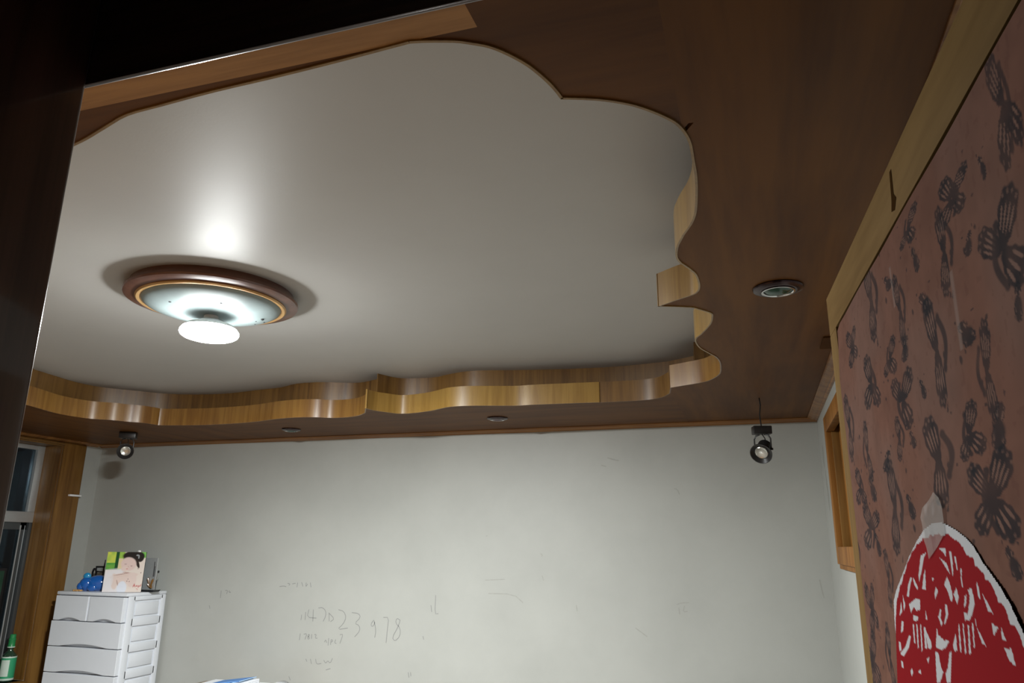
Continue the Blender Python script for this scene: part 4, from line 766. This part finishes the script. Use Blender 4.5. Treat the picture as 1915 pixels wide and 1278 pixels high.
# blue figurine
fg = thing('blue_figurine', (-4.452, 4.292, ct), 'glossy blue plastic figurine lying beside the photo panel', 'figurine')
fx = Vector((0.88, 0.46, 0)); 
def fb(name, c, r, mat, rz=0.48):
    bm = bmesh.new(); blob(bm, fx * c[0] + Vector((-fx.y, fx.x, 0)) * c[1] + Vector((0, 0, c[2])), r, Matrix.Rotation(rz, 4, 'Z'), 24, 16); return obj(name, bm, mat, fg, True)
fb('body', (0.035, 0.0, 0.052), (0.078, 0.05, 0.053), 'blue'); fb('head', (-0.035, 0.0, 0.047), (0.050, 0.045, 0.048), 'blue')
fb('ear', (-0.040, -0.006, 0.098), (0.026, 0.018, 0.024), 'cyan'); fb('snout', (-0.070, -0.012, 0.030), (0.026, 0.026, 0.030), 'blue'); fb('paw', (0.012, -0.035, 0.025), (0.035, 0.020, 0.025), 'blue')
# small black clip behind the figurine
kc = thing('black_clip', (-4.545, 4.43, ct), 'small black stand with a clip behind the blue figurine', 'stand')
bm = bmesh.new(); bx(bm, -0.035, 0.04, -0.02, 0.02, 0, 0.008, 0.003); obj('foot', bm, 'black2', kc)
bm = bmesh.new(); tube(bm, [(0.03, 0, 0.006), (0.03, 0, 0.12), (0.035, 0, 0.205)], [0.007, 0.006, 0.004]); obj('rod', bm, 'black2', kc, True)
bm = bmesh.new(); bx(bm, -0.03, 0.03, -0.012, 0.012, 0.118, 0.126, 0.002); bx(bm, -0.03, 0.03, -0.012, 0.012, 0.150, 0.162, 0.002); bx(bm, -0.034, -0.026, -0.012, 0.012, 0.118, 0.162, 0.002); obj('clip_jaw', bm, 'black2', kc)
bm = bmesh.new(); bx(bm, -0.024, 0.026, -0.008, 0.008, 0.128, 0.149, 0.002); obj('card', bm, 'alu', kc)
bm = bmesh.new(); lathe(bm, [(0.016, -0.006), (0.024, -0.006), (0.024, 0.006), (0.016, 0.006)], 24, Matrix.Translation((-0.05, 0, 0.112)) @ Matrix.Rotation(math.pi / 2, 4, 'X') @ Matrix.Diagonal((0.8, 1.5, 1, 1)), closed=True); obj('ring', bm, 'black2', kc, True)
# trinket at the front left of the chest top
bm = bmesh.new()
for i in range(7): blob(bm, (0.009 * i - 0.028, 0.004 * math.sin(i * 2.1), 0.006), (0.007, 0.007, 0.007), None, 10, 6)
o = obj('bead_string', bm, 'bead', None, True); o.location = (-4.505, 4.225, ct); o.rotation_euler = (0, 0, 0.3); tag(o, 'short string of gilt beads in front of the blue figurine', 'beads')
# second frame behind the photo, with a pen
fr = thing('desk_picture', (-4.10, 4.40, ct), 'thin pale photo frame with black base behind the portrait panel', 'photo frame')
bm = bmesh.new(); bx(bm, -0.09, 0.085, -0.003, 0.003, 0.012, 0.225, 0.001); obj('plate', bm, 'alu', fr)
bm = bmesh.new(); bx(bm, 0.062, 0.066, -0.005, -0.003, 0.10, 0.20); bx(bm, 0.070, 0.073, -0.005, -0.003, 0.10, 0.17); obj('edge_line', bm, 'black2', fr)
bm = bmesh.new(); prism(bm, [(-0.095, 0), (0.10, 0), (0.112, 0.014), (0.05, 0.010), (-0.095, 0.010)], 'y', -0.03, 0.03); obj('base', bm, 'black2', fr)
for k, (a, b, z_) in enumerate(((0.05, 0.035, 0.05), (0.055, 0.07, 0.075), (0.052, 0.030, 0.085), (0.05, 0.065, 0.03))):
    bm = bmesh.new(); tube(bm, [(a, -0.010, 0.03), (b, -0.012, z_), (b + 0.006, -0.013, z_ + 0.012)], [0.004, 0.008, 0.002]); obj('leaf', bm, 'casing', fr, True)
pen = thing('pen', (-4.048, 4.43, ct), 'slim dark pen standing upright behind the portrait panel', 'pen')
bm = bmesh.new(); tube(bm, [(0.004, 0, 0.0), (0.014, 0, 0.075)], 0.005); obj('barrel', bm, 'alu_dark', pen, True)
bm = bmesh.new(); tube(bm, [(0.014, 0, 0.075), (0.021, 0, 0.125)], 0.0035); obj('grip', bm, 'chrome', pen, True)
bm = bmesh.new(); blob(bm, (0.022, 0, 0.132), (0.007, 0.007, 0.009), None, 12, 8); obj('tip', bm, 'black2', pen, True)

# ---------------- on the window sill
bt = thing('green_bottle', (-4.918, 4.140, W1[2]), 'dark glass bottle with green cap and green label on window sill', 'bottle')
bm = bmesh.new(); lathe(bm, [(0, 0.0), (0.040, 0.0), (0.044, 0.006), (0.044, 0.150), (0.040, 0.168), (0.022, 0.186), (0.016, 0.196), (0.016, 0.215), (0, 0.215)], 40); obj('glass', bm, 'bglass', bt, True)
bm = bmesh.new(); lathe(bm, [(0.0446, 0.022), (0.0452, 0.022), (0.0452, 0.150), (0.0446, 0.150)], 40, closed=True); lab = obj('label_wrap', bm, 'greenlab', bt, True)
for za_, zb_ in ((0.010, 0.022), (0.150, 0.158)):
    bm = bmesh.new(); lathe(bm, [(0.0442, za_), (0.0456, za_), (0.0456, zb_), (0.0442, zb_)], 40, closed=True); obj('label_band', bm, 'palelab', bt, True)
bm = bmesh.new(); n = 12
v1 = [bm.verts.new((0.0458 * math.cos(a), 0.0458 * math.sin(a), z)) for z in (0.035, 0.138) for a in np.linspace(-1.75, -0.55, n)]
for i in range(n - 1): bm.faces.new((v1[i], v1[i + 1], v1[n + i + 1], v1[n + i]))
obj('label_panel', bm, 'palelab', lab, True)
bm = bmesh.new(); lathe(bm, [(0.0, 0.214), (0.022, 0.214), (0.023, 0.222), (0.021, 0.226), (0.021, 0.258), (0.023, 0.262), (0.023, 0.268), (0.019, 0.272), (0.019, 0.294), (0.015, 0.298), (0, 0.298)], 32); cap = obj('cap', bm, 'green', bt, True)
bm = bmesh.new(); lathe(bm, [(0.0215, 0.214), (0.0235, 0.214), (0.0235, 0.220), (0.0215, 0.220)], 32, closed=True); obj('cap_band', bm, 'palelab', cap, True)
pnl = thing('flat_panel', (-4.972, 3.80, W1[2]), 'black flat panel standing on the sill against the window', 'panel')
bm = bmesh.new(); bx(bm, -0.014, 0.010, -0.28, 0.245, 0.0, 0.735, 0.006); obj('case', bm, 'black2', pnl, True)
bm = bmesh.new(); bx(bm, 0.0095, 0.0115, -0.26, 0.225, 0.03, 0.715); obj('screen', bm, 'bglass', pnl)

# ---------------- low table by the far wall with papers
tb = thing('side_table', (-3.15, 4.28, 0), 'low wooden table by the far wall under the papers', 'table')
TZ = 0.655
bm = bmesh.new(); bx(bm, -0.45, 0.45, -0.24, 0.24, TZ - 0.028, TZ, 0.004); obj('table_top', bm, 'tablewood', tb, True)
for a in (-0.40, 0.40):
    for b in (-0.19, 0.19):
        bm = bmesh.new(); tube(bm, [(a, b, 0), (a, b, TZ - 0.028)], [0.016, 0.022]); obj('leg', bm, 'tablewood', tb, True)
def sheet_block(name, x, y, z, w_, d_, h_, rz, mat, label, cat, tilt=0.0):
    t = thing(name, (x, y, z), label, cat, rz)
    if tilt: t.rotation_euler = (0, tilt, rz)
    bm = bmesh.new(); bx(bm, -w_ / 2, w_ / 2, -d_ / 2, d_ / 2, 0.0015, h_ - 0.0015, 0.0); obj('pages', bm, 'paper', t)
    bm = bmesh.new(); bx(bm, -w_ / 2 - 0.002, w_ / 2 + 0.002, -d_ / 2 - 0.002, d_ / 2 + 0.002, h_ - 0.0015, h_); bx(bm, -w_ / 2 - 0.002, w_ / 2 + 0.002, -d_ / 2 - 0.002, d_ / 2 + 0.002, 0, 0.0015); obj('cover', bm, mat, t)
    return t
sheet_block('book', -3.215, 4.27, TZ, 0.40, 0.25, 0.038, 0.03, 'paper', 'thick white-covered book at the bottom of the pile', 'book')
BZ = TZ + 0.038
pad = thing('folded_papers', (-3.105, 4.27, BZ), 'folded white papers between the white book and blue booklet', 'papers')
for k in range(3):
    bm = bmesh.new(); bx(bm, -0.035, 0.035, -0.09, 0.09, 0.0095 * k, 0.0095 * (k + 1) - 0.0008, 0.002); obj('sheet', bm, 'paper', pad)
bk = thing('booklet', (-3.335, 4.27, BZ + 0.001), 'thin blue booklet with pale border propped on folded papers', 'booklet'); bk.rotation_euler = (0, -0.138, 0.04)
bm = bmesh.new(); bx(bm, 0, 0.245, -0.085, 0.085, 0, 0.004); obj('cover', bm, 'paleblue', bk)
bm = bmesh.new(); bx(bm, 0.012, 0.233, -0.075, 0.075, 0.004, 0.0048); bx(bm, 0.012, 0.236, -0.0856, -0.085, 0.0006, 0.0034); obj('blue_print', bm, 'bluepaper', bk)
bm = bmesh.new(); rows = []
for k in range(15):
    a = k / 14; rows.append([bm.verts.new((-2.985 + 0.165 * a, y_, TZ + 0.0022 + 0.060 * math.sin(math.pi * a) ** 0.8 if 0 < a < 1 else TZ + 0.0022)) for y_ in (4.17, 4.38)])
for a, b in zip(rows, rows[1:]): bm.faces.new((a[0], b[0], b[1], a[1]))
o = obj('curled_sheet', bm, 'paper', None, True); sm = o.modifiers.new('thickness', 'SOLIDIFY'); sm.thickness = 0.0012
tag(o, 'curled white sheet of paper lying beside the book pile', 'paper')
